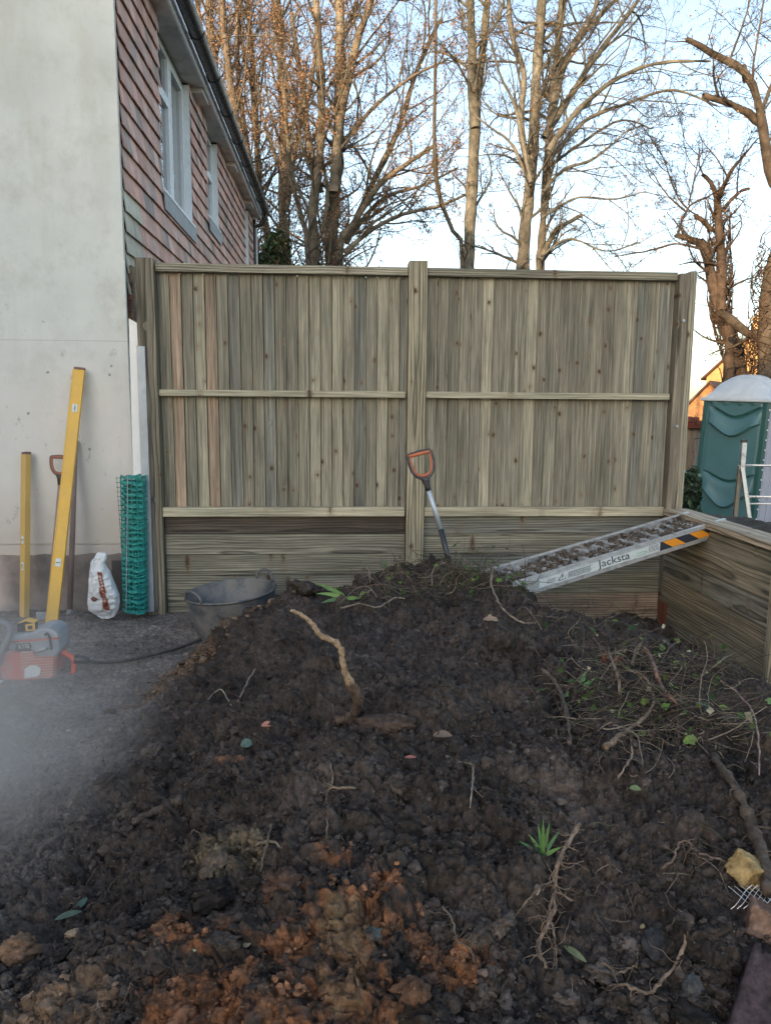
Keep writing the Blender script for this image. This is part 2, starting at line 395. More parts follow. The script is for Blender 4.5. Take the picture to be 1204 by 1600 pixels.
def grid_obj(name, mask, m, **kw):
    R_, K_ = Xg.shape
    idx = np.arange(R_ * K_).reshape(R_, K_)
    q = np.stack([idx[:-1, :-1], idx[:-1, 1:], idx[1:, 1:], idx[1:, :-1]], -1).reshape(-1, 4)
    q = q[mask[:-1, :-1].ravel()]
    used = np.unique(q); remap = np.full(R_ * K_, -1); remap[used] = np.arange(len(used)); q = remap[q]
    V = np.stack([Xd.ravel()[used], Yd.ravel()[used], Zg.ravel()[used]], 1)
    me = bpy.data.meshes.new(name)
    me.vertices.add(len(V)); me.vertices.foreach_set('co', V.astype(np.float32).ravel())
    me.loops.add(q.size); me.loops.foreach_set('vertex_index', q.astype(np.int32).ravel())
    me.polygons.add(len(q)); me.polygons.foreach_set('loop_start', np.arange(0, q.size, 4, dtype=np.int32))
    me.update(calc_edges=True)
    a = me.attributes.new('tint', 'FLOAT_COLOR', 'POINT')
    T = Cg.reshape(-1, 3)[used]; a.data.foreach_set('color', np.concatenate([T, np.ones((len(T), 1))], 1).astype(np.float32).ravel())
    me.polygons.foreach_set('use_smooth', [True] * len(q))
    me.materials.append(m)
    o = bpy.data.objects.new(name, me); COL.objects.link(o)
    return tag(o, **kw)
lim = .035 + .02 * fbm(Xg / .2, Yg / .2, 3, 77)
hm = ((Bg > lim) | ((Xg > 1.1) & (Yg < 4.0))) & (Xg > -1.6 + 0 * Xg) & (Yg < 5.45)
grid_obj('soil_heap', hm, M_SOIL, label='large heap of dark crumbly dug soil with an orange clay patch filling the foreground', cat='soil heap')
grid_obj('ground', ~hm, M_SOIL, kind='structure')

# ------------------------------------------------------------------ outer ground
mb = MB()
box(mb, (-400, -100, -.75), (400, 900, -.7), (.09, .085, .06))
M_GRASS = plain('far_ground', (.075, .075, .045), .95, var=.4, vs=.6, dirt=(.10, .08, .06), dirtamt=.5, dscale=.3)
og = mb.build('outer_ground', M_GRASS); tag(og, kind='structure')
# bank of earth behind the retaining wall, falling away to the lower ground
def bank_h(x, y):
    t = np.clip((np.hypot(x - 2.7, np.maximum(0, y - 5.9)) - .1) / 5.5, 0, 1); t = t * t * (3 - 2 * t)
    return .70 * (1 - t) - .68 * t + .05 * fbm(x / .5, y / .5, 4, 7) + .03 * fbm(x / .08, y / .08, 3, 8)
bx = np.linspace(2.68, 12, 170); by = np.linspace(2.0, 16, 240); BX, BY = np.meshgrid(bx, by)
BZ = bank_h(BX, BY)
n1, n2 = BX.shape; V = np.stack([BX, BY, BZ], -1).reshape(-1, 3); ii = np.arange(n1 * n2).reshape(n1, n2)
Q = np.stack([ii[:-1, :-1], ii[:-1, 1:], ii[1:, 1:], ii[1:, :-1]], -1).reshape(-1, 4).tolist()
tn = (.06 * (1 + .5 * fbm(BX / .3, BY / .3, 4, 9))).reshape(-1, 1) * np.array([1, .8, .62])
o = MB().add(V, Q, tn).build('bank', M_SOIL, smooth=True); tag(o, kind='structure')

# ------------------------------------------------------------------ house on the left
XW = -1.624                      # face of the tile hung wall
XC = -1.60                      # corner of the rendered wall
YR = 5.90; YE = 14.6; ZE = 5.015
house = thing('house', 'pale rendered house end with red tile hanging, white windows and black gutter', 'house', (XW - 2.5, YR, 0))
m, nt, b = new_mat('render_wall')
co = nd(nt, 'TexCoord').outputs['Object']
sep = nd(nt, 'SeparateXYZ', {0: nd(nt, 'NewGeometry').outputs['Position']}); z = sep.outputs['Z']; xx = sep.outputs['X']
c0 = mixc(nt, mapr(nt, noise(nt, co, 1.1, 5, .6), .35, .65), (.72, .745, .715), (.58, .605, .585))
c0 = mixc(nt, mapr(nt, noise(nt, co, 4.5, 6, .7), .50, .68, 0, .5), c0, (.50, .505, .46))
vs_ = noise(nt, vscale(nt, co, (5, 5, .7)), 1, 4, .6); c0 = mixc(nt, mapr(nt, vs_, .52, .7, 0, .35), c0, (.50, .49, .43))
# warmer below the old line, brown damp staining low down, dark bare plinth
zz = mth(nt, 'ADD', z, mth(nt, 'MULTIPLY', mth(nt, 'SUBTRACT', noise(nt, co, 1.6, 4), .5), .5))
c0 = mixc(nt, mapr(nt, zz, 2.2, 1.5, 0, .6), c0, (.70, .65, .62))
c0 = mixc(nt, mapr(nt, zz, 1.05, .45, 0, .7), c0, (.52, .44, .39))
line = mth(nt, 'LESS_THAN', mth(nt, 'ABSOLUTE', mth(nt, 'SUBTRACT', z, 2.06)), .0035)
c0 = mixc(nt, mth(nt, 'MULTIPLY', line, .35), c0, (.3, .3, .28))
# scuffs and dark specks
v1 = nd(nt, 'TexVoronoi', {'Vector': co, 'Scale': 7.0}); d1 = mth(nt, 'ADD', v1.outputs['Distance'], mth(nt, 'MULTIPLY', mth(nt, 'SUBTRACT', noise(nt, co, 70, 4, .8), .5), .3))
r1 = nd(nt, 'SeparateColor', {0: v1.outputs['Color']}).outputs[0]
sp = mth(nt, 'MULTIPLY', mapr(nt, d1, .09, .03), mth(nt, 'GREATER_THAN', r1, .42))
sp = mth(nt, 'MULTIPLY', sp, mapr(nt, z, 2.9, 2.1, 0, 1))
c0 = mixc(nt, mth(nt, 'MULTIPLY', sp, .8), c0, (.10, .09, .08))
sc = mapr(nt, noise(nt, vscale(nt, co, (9, 9, 5)), 1, 8, .75), .60, .68, 0, 1); sc = mth(nt, 'MULTIPLY', sc, mapr(nt, z, 2.6, 1.6, .15, .75))
c0 = mixc(nt, sc, c0, (.30, .27, .24))
zp = mth(nt, 'ADD', z, mth(nt, 'MULTIPLY', mth(nt, 'SUBTRACT', noise(nt, co, 3.5, 5), .5), .10))
pl = mixc(nt, mapr(nt, noise(nt, co, 3, 6, .65), .4, .62), (.20, .175, .165), (.33, .28, .255))
pl = mixc(nt, mapr(nt, mth(nt, 'ADD', xx, mth(nt, 'MULTIPLY', noise(nt, co, 2, 4), .5)), -2.25, -2.4), pl, (.50, .41, .37))
c0 = mixc(nt, mth(nt, 'LESS_THAN', zp, .425), c0, pl)
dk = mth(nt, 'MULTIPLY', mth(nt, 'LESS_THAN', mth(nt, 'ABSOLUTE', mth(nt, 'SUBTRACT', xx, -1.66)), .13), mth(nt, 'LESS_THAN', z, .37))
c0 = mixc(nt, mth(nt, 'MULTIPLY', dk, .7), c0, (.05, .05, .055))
nt.links.new(c0, b.inputs['Base Color']); b.inputs['Roughness'].default_value = .88
b.inputs['Specular IOR Level'].default_value = .2
hh = mth(nt, 'ADD', noise(nt, co, 14, 6, .65), mth(nt, 'MULTIPLY', noise(nt, co, 130, 3, .6), .25))
bump(nt, b, hh, .5, .006)
M_RENDER = m
M_BRICKIN = plain('old_brick', (.20, .12, .09), .9, var=.3, vs=15, dirt=(.06, .05, .05), dirtamt=.5, bumpd=.01)
mb = MB()
prism(mb, [(-11, YR, -.1), (XC, YR, -.1), (XC, YR, ZE - .1), (XC, YR, ZE), (XC - 4.9, YR, ZE + 3.3), (-11, YR, ZE + .1)], (0, .03, 0))
mb.build('render_wall', M_RENDER, house)
mb = MB(); box(mb, (-11, YR - .012, .505), (XC, YR - .002, .515)); box(mb, (-11, YR - .010, -.1), (XC - .02, YR - .001, .495))
mb.build('plinth', M_RENDER, house)
mb = MB(); box(mb, (-10.8, YR + .032, -.1), (XC - .025, YR + .118, 2.4)); box(mb, (-10.8, YR + .12, -.1), (XW - .13, YE, ZE + .03))
mb.build('brick_wall', M_BRICKIN, house)
# ragged broken edge of the render where it meets the old brick
mb = MB()
for k in range(90):
    z0 = .2 + k * .0262; s_ = rg.uniform(.018, .04)
    box(mb, (XC - .03, YR + .10 + rg.uniform(0, .05), z0), (XC + rg.uniform(.003, .03), YR + .22, z0 + s_ * rg.uniform(1.5, 5)), (rg.uniform(.15, .28), rg.uniform(.10, .16), rg.uniform(.08, .12)))
mb.build('broken_edge', M_SOIL, house, bevel=.004)
# black block puts in the shade of the corner gap; then corner bead
mb = MB(); box(mb, (-10.8, YR + .034, 2.41), (XC - .05, YR + .115, ZE)); mb.build('gap_shade_block', M_BLACKP, house)
mb = MB(); box(mb, (XC - .002, YR - .003, 2.65), (XC + .003, YR + .004, ZE)); mb.build('corner_bead', M_LEAD, house)
# tile hanging
wins = [(7.29, 8.74, 3.512, 4.985), (9.74, 10.60, 3.864, 4.985), (13.5, 14.0, 3.734, 4.985)]
mb = MB(); gauge = .152; tw = .165; row = 0; zt = 2.42
while zt < ZE - .02:
    y = YR + .095 + (tw / 2 if row % 2 else 0)
    if row % 2: y -= tw
    while y < YE:
        y0 = max(y, YR + .095); y1 = min(y + tw - .004, YE); z0 = zt; z1 = zt + gauge + .03
        skip = False
        for a0, a1, b0, b1 in wins:
            if y1 > a0 and y0 < a1 and z1 > b0 + .03 and z0 < b1:
                if y0 < a0 - .02: y1 = a0
                elif y1 > a1 + .02: y0 = a1
                elif z0 < b0 - .05: z1 = min(z1, b0 + .02)
                else: skip = True
        if not skip and y1 - y0 > .02:
            out = .033 + rg.uniform(-.002, .003); inn = .006; tl = rg.uniform(-.003, .003); th = .010
            base = rg.choice([(.68, .42, .35), (.64, .40, .34), (.72, .48, .41), (.60, .42, .37), (.67, .45, .39)])
            q = rg.uniform(.82, 1.15); tc = np.array(base) * q
            if rg.random() < .15: tc = np.array((.42, .35, .32)) * q
            if y0 < YR + .5 and z0 < 3.1: tc = np.array((.56, .52, .43)) * q
            p = np.array([(XW + out, y0, z0 + tl), (XW + out, y1, z0 - tl), (XW + inn, y1, z1), (XW + inn, y0, z1)])
            p2 = p.copy(); p2[:, 0] -= th
            mb.add(np.concatenate([p, p2]), [(0, 1, 2, 3), (4, 7, 6, 5), (0, 4, 5, 1), (1, 5, 6, 2), (0, 3, 7, 4), (2, 6, 7, 3)], tc)
        y += tw
    zt += gauge; row += 1
mb.build('tile_hanging', M_TILE, house)
mb = MB(); yc = YR + .12
for a0, a1, b0, b1 in wins:
    box(mb, (XW - .12, yc, 2.40), (XW - .01, a0 - .022, ZE)); box(mb, (XW - .12, a0 - .020, 2.40), (XW - .01, a1 + .024, b0 - .012)); yc = a1 + .026
box(mb, (XW - .12, yc, 2.40), (XW - .01, YE, ZE)); mb.build('inner_leaf', M_BLACKP, house)
# windows
gm, gnt, gb = new_mat('window_glass'); gb.inputs['Base Color'].default_value = (.03, .035, .045, 1); gb.inputs['Roughness'].default_value = .02; gb.inputs['IOR'].default_value = 2.2
gb.inputs['Specular IOR Level'].default_value = 1.0; gb.inputs['Coat Weight'].default_value = 1
gb.inputs['Coat Roughness'].default_value = .03
gco = nd(gnt, 'TexCoord').outputs['Object']
bump(gnt, gb, noise(gnt, gco, 5, 2), .12, .01)
M_GLASS = gm
for wi, (a0, a1, b0, b1) in enumerate(wins):
    R_ = .105
    wn = MB()
    xf0 = XW - R_; f = .055; d = .05
    box(wn, (xf0, a0 + .012, b0 + .03), (xf0 + d, a0 + .012 + f, b1))
    box(wn, (xf0, a1 - .012 - f, b0 + .03), (xf0 + d, a1 - .012, b1))
    box(wn, (xf0, a0 + .012 + f, b0 + .03), (xf0 + d, a1 - .012 - f, b0 + .03 + f))
    box(wn, (xf0, a0 + .012 + f, b1 - f), (xf0 + d, a1 - .012 - f, b1))
    win = wn.build('window', M_WHITE, house, bevel=.004)
    nm = 2 if wi == 0 else 1
    def sub(mb_, nme, mt, **k):
        o_ = mb_.build(nme, mt, None, **k); o_.parent = win; o_.matrix_parent_inverse = Matrix.Translation(-(win.location + house.location)); return o_
    cb = MB()
    zs = b1 - .48
    if wi == 0:
        for ym in (a0 + (a1 - a0) * .5,): box(cb, (xf0 + .003, ym - .035, b0 + .087), (xf0 + d + .006, ym + .035, b1 - f - .002))
        box(cb, (xf0 + .004, a0 + .07, zs), (xf0 + d + .004, (a0 + a1) / 2 - .037, zs + .06))
    else: box(cb, (xf0 + .004, a0 + .07, zs), (xf0 + d + .004, a1 - .07, zs + .055))
    # sashes
    ys_ = [(a0 + .07, (a0 + a1) / 2 - .037), ((a0 + a1) / 2 + .037, a1 - .07)] if wi == 0 else [(a0 + .07, a1 - .07)]
    for q0, q1 in ys_:
        s0 = b0 + .088; s1 = zs - .002 if (wi or q0 < a0 + .2) else b1 - f - .004
        for L_, H_ in (((q0, s0), (q0 + .045, s1)), ((q1 - .045, s0), (q1, s1)), ((q0 + .045, s0), (q1 - .045, s0 + .045)), ((q0 + .045, s1 - .045), (q1 - .045, s1))):
            box(cb, (xf0 + .006, L_[0], L_[1]), (xf0 + d + .012, H_[0], H_[1]))
    sub(cb, 'casement', M_WHITE, bevel=.004)
    pn = MB(); box(pn, (xf0 + .018, a0 + .06, b0 + .07), (xf0 + .026, a1 - .06, b1 - .04)); sub(pn, 'pane', M_GLASS)
    jb = MB(); box(jb, (xf0 - .02, a1 - .010, b0 + .0), (XW + .012, a1 + .022, b1)); sub(jb, 'reveal', M_WHITE)
    jb = MB(); box(jb, (xf0 - .02, a0 - .02, b0), (XW + .012, a0 + .010, b1)); sub(jb, 'reveal', M_WHITE)
    sl_ = MB(); box(sl_, (xf0 + .01, a0 - .01, b0 - .005), (XW + .045, a1 + .015, b0 + .022)); sub(sl_, 'sill', M_WHITE, bevel=.004)
    if wi < 2:
        ap = MB(); p = [(XW + .047, a0 - .03, b0 - .16), (XW + .047, a1 + .05, b0 - .16), (XW + .04, a1 + .05, b0 - .008), (XW + .04, a0 - .03, b0 - .008)]
        prism(ap, p, (-.008, 0, 0)); sub(ap, 'apron_flashing', M_LEAD)
    # curtain rail and net just inside the glass
    if wi == 0:
        pass
# soffit, fascia, gutter
XFa = -1.475
mb = MB(); box(mb, (XW - .1, YR - .25, ZE), (XFa, YE + .12, ZE + .03)); mb.build('soffit', M_SOFFIT, house)
for k, yb in enumerate((8.85, 11.4, 13.4)):
    mb = MB(); box(mb, (XW, yb, ZE - .06), (XFa - .01, yb + .35, ZE - .004)); mb.build('eaves_block', M_SOFFIT, house)
mb = MB(); box(mb, (XFa + .002, YR - .3, ZE - .012), (XFa + .022, YE + .15, ZE + .19)); mb.build('fascia', M_WHITE, house)
mb = MB(); gr = .075; gx = XFa + .035 + gr; gz = ZE + .12
pr_ = [(gx + gr * cos(a), gz + gr * sin(a)) for a in np.linspace(pi, 2 * pi, 13)] + [(gx + (gr - .005) * cos(a), gz + (gr - .005) * sin(a)) for a in np.linspace(2 * pi, pi, 13)]
prism(mb, [(x, YR - .3, z_) for x, z_ in pr_], (0, YE + .45 - YR, 0))
for yy in np.arange(YR, YE, .98):
    R2 = gr + .007
    pr2 = [(gx + R2 * cos(a), gz + R2 * sin(a)) for a in np.linspace(pi, 2 * pi, 13)] + [(gx + (gr + .001) * cos(a), gz + (gr + .001) * sin(a)) for a in np.linspace(2 * pi, pi, 13)]
    prism(mb, [(x, yy, z_) for x, z_ in pr2], (0, .07, 0))
mb.build('gutter', M_BLACKP, house)
mb = MB(); tube(mb, smooth_path([(gx, YE, gz - .06), (gx, YE, gz - .13), (gx - .10, YE, gz - .26), (gx - .2, YE, gz - .32), (gx - .2, YE, gz - .6), (gx - .2, YE, 0)], 5), .034, 10)
mb.build('downpipe', M_BLACKP, house, smooth=True)
mb = MB(); box(mb, (XW + .0, YE - .02, 0), (XW + .10, YE + .08, ZE)); mb.build('end_trim', M_WHITE, house)
mb = MB()
for k in range(24):
    t0 = k / 24; x0 = XFa - .0 - t0 * 5.0; z0 = ZE + .2 + t0 * 3.3
    x1 = x0 - 5.1 / 24 - .03; z1 = z0 + 3.4 / 24 + .01
    prism(mb, [(x0, YR - .12, z0), (x1, YR - .12, z1), (x1, YR - .12, z1 + .015), (x0, YR - .12, z0 + .03)], (0, YE + .3 - YR, 0), (.18, .10, .08))
mb.build('roof', M_TILE, house)
mb = MB(); prism(mb, [(XFa - 5.2, YR - .1, ZE + 3.5), (-11.3, YR - .1, ZE + .2), (-11.3, YR - .1, ZE + .25), (XFa - 5.2, YR - .1, ZE + 3.55)], (0, YE + .3 - YR, 0), (.18, .10, .08)); mb.build('roof', M_TILE, house)
mb = MB(); prism(mb, [(-11, YE, 0), (XW - .02, YE, 0), (XW - .02, YE, ZE), (XW - 4.8, YE, ZE + 3.2), (-11, YE, ZE)], (0, .2, 0)); mb.build('gable_wall', M_BRICKIN, house)

# ------------------------------------------------------------------ the tall fence
fence = thing('timber_fence', 'tall new closeboard timber fence on sleeper base with three posts', 'fence', (.6, 5.78, 0))
def wt(kind='g'):
    q = rg.uniform(.8, 1.15)
    return {'g': (.295 * q, .272 * q, .212 * q), 'y': (.365 * q, .335 * q, .255 * q), 'b': (.38 * q, .285 * q, .21 * q), 'd': (.26 * q, .255 * q, .22 * q), 'p': (.30 * q, .265 * q, .20 * q), 'k': (.105 * q, .085 * q, .068 * q)}[kind]
YF = 5.74
mb = MB(); box(mb, (-1.477, YF - .03, -.3), (-1.345, YF + .12, 2.64), wt('p'), 2, pith=(.03, -.05)); mb.build('post', MW['post'], fence, bevel=.004)
mb = MB(); box(mb, (.515, YF - .03, -.3), (.652, YF + .12, 2.655), (.43, .38, .27), 2, pith=(.012, .10)); mb.build('post', MW['post'], fence, bevel=.004)
mb = MB(); box(mb, (2.572, YF - .03, .0), (2.655, YF + .10, 2.60), (.27, .235, .18), 2, pith=(.02, -.09)); mb.build('post', MW['post'], fence, bevel=.004)
mb = MB(); box(mb, (2.657, YF - .015, -.2), (2.71, YF + .12, 2.62), wt('y'), 2); mb.build('post', MW['post'], fence, bevel=.004)
for z_ in (2.25, 1.45):
    mb = MB(); v, f = tube_arrays([(2.612, YF - .045, z_), (2.612, YF - .02, z_)], [.012, .012], 6); mb.add(v, f); mb.build('bolt', M_GALV, fence)
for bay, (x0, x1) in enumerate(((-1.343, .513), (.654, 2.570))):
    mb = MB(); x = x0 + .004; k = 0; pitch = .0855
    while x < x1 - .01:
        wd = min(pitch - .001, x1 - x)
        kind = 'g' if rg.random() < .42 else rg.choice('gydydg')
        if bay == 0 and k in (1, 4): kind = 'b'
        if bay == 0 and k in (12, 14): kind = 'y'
        if x > x1 - .14: kind = 'd'  # end boards tinted darker, painting in their shade beside the post
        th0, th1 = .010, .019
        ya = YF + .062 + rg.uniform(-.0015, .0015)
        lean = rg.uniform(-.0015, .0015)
        if rg.random() < .8: box(mb, (x + wd - .0065, ya - .0112, .802), (x + wd - .0025, ya + .004, 2.598), np.array(wt('y')) * 1.15, 2)  # pale sawn edge strip, lightened further to paint an edge highlight
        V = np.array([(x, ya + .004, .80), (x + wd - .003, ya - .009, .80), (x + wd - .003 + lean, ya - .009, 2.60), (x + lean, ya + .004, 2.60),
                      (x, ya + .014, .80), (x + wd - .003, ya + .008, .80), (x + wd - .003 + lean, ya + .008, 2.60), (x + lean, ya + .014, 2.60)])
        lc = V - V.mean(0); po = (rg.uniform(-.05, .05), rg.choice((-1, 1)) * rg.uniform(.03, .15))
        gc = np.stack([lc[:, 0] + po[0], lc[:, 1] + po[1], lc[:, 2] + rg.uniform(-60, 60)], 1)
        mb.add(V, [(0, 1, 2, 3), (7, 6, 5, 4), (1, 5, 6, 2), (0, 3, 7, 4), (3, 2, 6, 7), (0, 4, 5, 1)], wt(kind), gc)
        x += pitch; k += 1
    box(mb, (x0 + .003, YF + .083, .80), (x1 - .003, YF + .092, 2.545), (.10, .095, .07), 2)  # dark backing added so the gaps between boards show as shade
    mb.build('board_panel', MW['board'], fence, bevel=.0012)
    mb = MB(); box(mb, (x0 + .002, YF + .005, 2.552), (x1 - .002, YF + .095, 2.612 - .0), wt('y'), 0, pith=(.01, .06)); mb.build('top_rail', MW['post'], fence, bevel=.003)
    mb = MB(); box(mb, (x0 + .002, YF - .006, 1.652), (x1 - .014, YF + .045, 1.700), (.50, .46, .34), 0); mb.build('middle_rail', MW['board'], fence, bevel=.003)
    mb = MB(); box(mb, (x0 + .002, YF - .018, .742), (x1 - .012, YF + .045, .812), (.54, .485, .355), 0); mb.build('bottom_rail', MW['board'], fence, bevel=.003)
    zs = [.737, .597, .435, .268, .105, -.055, -.21]
    for q in range(6):
        kind = ['k', 'g', 'y', 'g', 'g', 'b'][q] if bay == 0 else ['d', 'y', 'd', 'y', 'b', 'b'][q]
        t_ = wt(kind)
        mb = MB(); box(mb, (x0 + .002, YF + .03 + rg.uniform(0, .006), zs[q + 1] + .003), (x1 - .002 + (.02 if bay else 0), YF + .12, zs[q]), t_, 0, pith=(rg.uniform(.0, .05), rg.choice((-1, 1)) * rg.uniform(.045, .07)))
        mb.build('sleeper', MW['sleeper'], fence, bevel=.005)

# ------------------------------------------------------------------ retaining wall on the right
rw = thing('retaining_wall', 'low timber sleeper retaining wall with pale cap running towards the viewer on the right', 'retaining wall', (2.62, 4.9, -.2))
zs = [.755, .60, .44, .27, .105, -.055, -.22, -.38]
for q in range(7):
    t_ = np.array(wt(['g', 'p', 'd', 'p', 'g', 'd', 'k'][q])) * np.array((1.12, 1.04, .95))
    mb = MB(); box(mb, (2.575 + rg.uniform(0, .006), 4.12, zs[q + 1] + .003), (2.67, 5.765, zs[q]), t_, 1, pith=(rg.choice((-1, 1)) * rg.uniform(.045, .07), rg.uniform(0, .04)))
    mb.build('sleeper', MW['sleeper'], rw, bevel=.005)
mb = MB(); box(mb, (2.545, 4.21, .758), (2.74, 5.695, .805), (.62, .49, .35), 1, pith=(.02, .05)); mb.build('cap', MW['post'], rw, bevel=.005)
mb = MB(); box(mb, (2.50, 4.06, -.4), (2.60, 4.115, 1.12), (.46, .40, .29), 2, pith=(.03, .06)); mb.build('post', MW['post'], rw, bevel=.004)
mb = MB(); box(mb, (2.562, 5.60, -.35), (2.574, 5.735, .06), (.22, .075, .045), 2); mb.build('red_corner_board', MW['board'], rw)

# ------------------------------------------------------------------ added house block, out of the frame on the left, placed to shade the yard
nb = thing('shade_house', 'brick neighbouring house beyond the yard on the far left', 'house', (-19, -4, 0))
mb = MB(); box(mb, (-23, -44, -.7), (-14, 4.5, 5.8), (.3, .2, .15)); mb.build('wall', M_BRICKIN, nb)
mb = MB(); prism(mb, [(-13.6, -44.3, 5.75), (-18.5, -44.3, 9.8), (-23.4, -44.3, 5.75)], (0, 49, 0), (.15, .10, .08)); mb.build('roof', M_TILE, nb)

# ------------------------------------------------------------------ text and marks
def text_obj(txt, size, mt, origin, xdir, ydir, parent, name='lettering', ext=.0006, shear=0, sx=1.):
    cu = bpy.data.curves.new(name, 'FONT'); cu.body = txt; cu.size = size; cu.extrude = ext; cu.shear = shear
    to = bpy.data.objects.new('tmp', cu); COL.objects.link(to)
    bpy.context.view_layer.update()
    me = bpy.data.meshes.new_from_object(to.evaluated_get(bpy.context.evaluated_depsgraph_get()))
    bpy.data.objects.remove(to)
    x = Vector(xdir).normalized(); y = Vector(ydir); y = (y - x * y.dot(x)).normalized(); z_ = x.cross(y)
    R = Matrix((x, y, z_)).transposed()
    for v in me.vertices: v.co = R @ Vector((v.co.x * sx, v.co.y, v.co.z)) 
    me.materials.clear(); me.materials.append(mt)
    o_ = bpy.data.objects.new(name, me); COL.objects.link(o_); o_.parent = parent; o_.location = Vector(origin) - (parent.matrix_world.translation if False else parent.location)
    return o_
M_DARKINK = plain('dark_ink', (.03, .035, .05), .6, var=.1)
M_WHITEINK = plain('white_ink', (.7, .7, .7), .6, var=.1)
M_STICK = plain('sticker', (.62, .68, .70), .45, var=.06, dirt=(.3, .28, .25), dirtamt=.3, dscale=25)
M_ORANGE = plain('orange_reflective', (.85, .33, .03), .45, var=.08)

# ------------------------------------------------------------------ loading ramp
A0 = np.array((1.07, 4.565, .470)); A1 = np.array((2.70, 5.06, .805))
B0 = np.array((.96, 4.967, .468)); B1 = np.array((2.60, 5.45, .802))
rp = thing('loading_ramp', 'muddy aluminium loading ramp with hazard stripes leaning from the heap up onto the retaining wall', 'ramp', tuple(A1))
dz = np.array((0, 0, -.095))
def rail(P0, P1, nm, inward):
    L = (P1 - P0); l = L / np.linalg.norm(L); mb = MB()
    iw = np.array(inward) * .004
    pts = [P0, P1 + l * .02, P1 + l * .02 + dz * .15, P1 - l * .14 + dz * 1.0, P0 + dz]
    prism(mb, pts, iw, (.6, .6, .6))
    fl = np.array(inward) * .028
    prism(mb, [P0 + (0, 0, .001), P1 + l * .02 + (0, 0, .001), P1 + l * .02 + (0, 0, .012), P0 + (0, 0, .012)], fl)
    prism(mb, [P0 + dz, P1 - l * .14 + dz, P1 - l * .14 + dz - (0, 0, .010), P0 + dz - (0, 0, .010)], fl * .7 - iw * 3)
    prism(mb, [P0 + dz * .82, P1 - l * .11 + dz * .82, P1 - l * .11 + dz * .79, P0 + dz * .79], -iw * 1.2)
    prism(mb, [P0 + dz * .10, P1 + dz * .10, P1 + dz * .07, P0 + dz * .07], -iw * 1.2)
    return mb.build(nm, M_ALU, rp, bevel=.0012)
wdir = (B0 - A0); wdir[2] = 0; wdir /= np.linalg.norm(wdir)
rail(A0, A1, 'side_rail', wdir); rail(B0, B1, 'side_rail', -wdir)
L = A1 - A0; l = L / np.linalg.norm(L)
for k in range(17):
    t = (k + .5) / 17; p = A0 + L * t; q = B0 + (B1 - B0) * t; dd = q - p
    mb = MB(); z0 = np.array((0, 0, -.045))
    prism(mb, [p + z0 + wdir * .006 - l * .017, p + z0 + wdir * .006 + l * .017, p + z0 + wdir * .006 + l * .017 + (0, 0, .028), p + z0 + wdir * .006 - l * .017 + (0, 0, .028)], dd - wdir * .012)
    for j in range(9):
        c_ = p + dd * ((j + .8) / 9.6) + z0 + (0, 0, .028)
        prism(mb, [c_ - l * .016, c_ - l * .012, c_ - l * .012 + (0, 0, .007), c_ - l * .016 + (0, 0, .007)], wdir * .012)
        prism(mb, [c_ + l * .012, c_ + l * .016, c_ + l * .016 + (0, 0, .007), c_ + l * .012 + (0, 0, .007)], wdir * .012)
    mb.build('rung', M_ALU, rp)
mb = MB(); e0 = A1 + l * .0; 
prism(mb, [A1 - (0, 0, .018), B1 - (0, 0, .018), B1 + l * .02 - (0, 0, .006), A1 + l * .02 - (0, 0, .006)], (0, 0, .006)); mb.build('end_lip', M_ALU, rp)
# sticker strip, words, hazard stripes on the outer face of the near rail
fo = -wdir * .0022
def rp_pt(s_, h, o=1.): return A0 + l * s_ + dz * (1 - h) + fo * o
LL = np.linalg.norm(L)
mb = MB(); prism(mb, [rp_pt(.22, .22), rp_pt(1.18, .22), rp_pt(1.18, .84), rp_pt(.22, .84)], fo * .4); mb.build('sticker', M_STICK, rp)
mb = MB(); prism(mb, [rp_pt(1.182, .22), rp_pt(1.57, .22), rp_pt(1.66, .84), rp_pt(1.182, .84)], fo * .4); mb.build('hazard_backing', M_DARKINK, rp)
for k in range(2):
    s0 = 1.20 + k * .23
    mb = MB(); prism(mb, [rp_pt(s0 + .09, .23, 1.6), rp_pt(s0 + .20, .23, 1.6), rp_pt(s0 + .11, .83, 1.6), rp_pt(s0 + .0, .83, 1.6)], fo * .4); mb.build('hazard_stripe', M_ORANGE, rp)
yd = -dz
text_obj('Jacksta', .072, M_DARKINK, rp_pt(.68, .36, 1.8), l, yd, rp, sx=1.28)
M_GREENINK = plain('green_ink', (.15, .42, .22), .5)
mb = MB(); pa = [rp_pt(1.00 + .0 * k, .5, 1.8) for k in range(1)]
ring = [rp_pt(.98 + a, .47 + .10 * b_, 2.0) for a, b_ in ((0, -1), (.07, -1), (.085, -.4), (.085, .4), (.07, 1), (0, 1))]
tube(mb, ring, .0018, 5); mb.build('logo_swoosh', M_GREENINK, rp)
def scrib(s0, s1, h0, h1, rows):
    mb = MB()
    for r_ in range(rows):
        hh_ = h0 + (h1 - h0) * (r_ + .5) / rows; x_ = s0
        while x_ < s1 - .006:
            w_ = rg.uniform(.006, .02); e = min(x_ + w_, s1)
            prism(mb, [rp_pt(x_, hh_ - .018, 1.6), rp_pt(e, hh_ - .018, 1.6), rp_pt(e, hh_ + .018, 1.6), rp_pt(x_, hh_ + .018, 1.6)], fo * .3); x_ = e + .004
    return mb
scrib(.44, .62, .30, .76, 6).build('small_print', M_DARKINK, rp); scrib(1.085, 1.17, .34, .8, 5).build('small_print', M_DARKINK, rp); scrib(.28, .345, .34, .66, 3).build('small_print', M_DARKINK, rp)
mb = MB(); tri = [rp_pt(.365, .34, 1.8), rp_pt(.425, .34, 1.8), rp_pt(.395, .76, 1.8), rp_pt(.365, .34, 1.8)]; tube(mb, tri, .0022, 5)
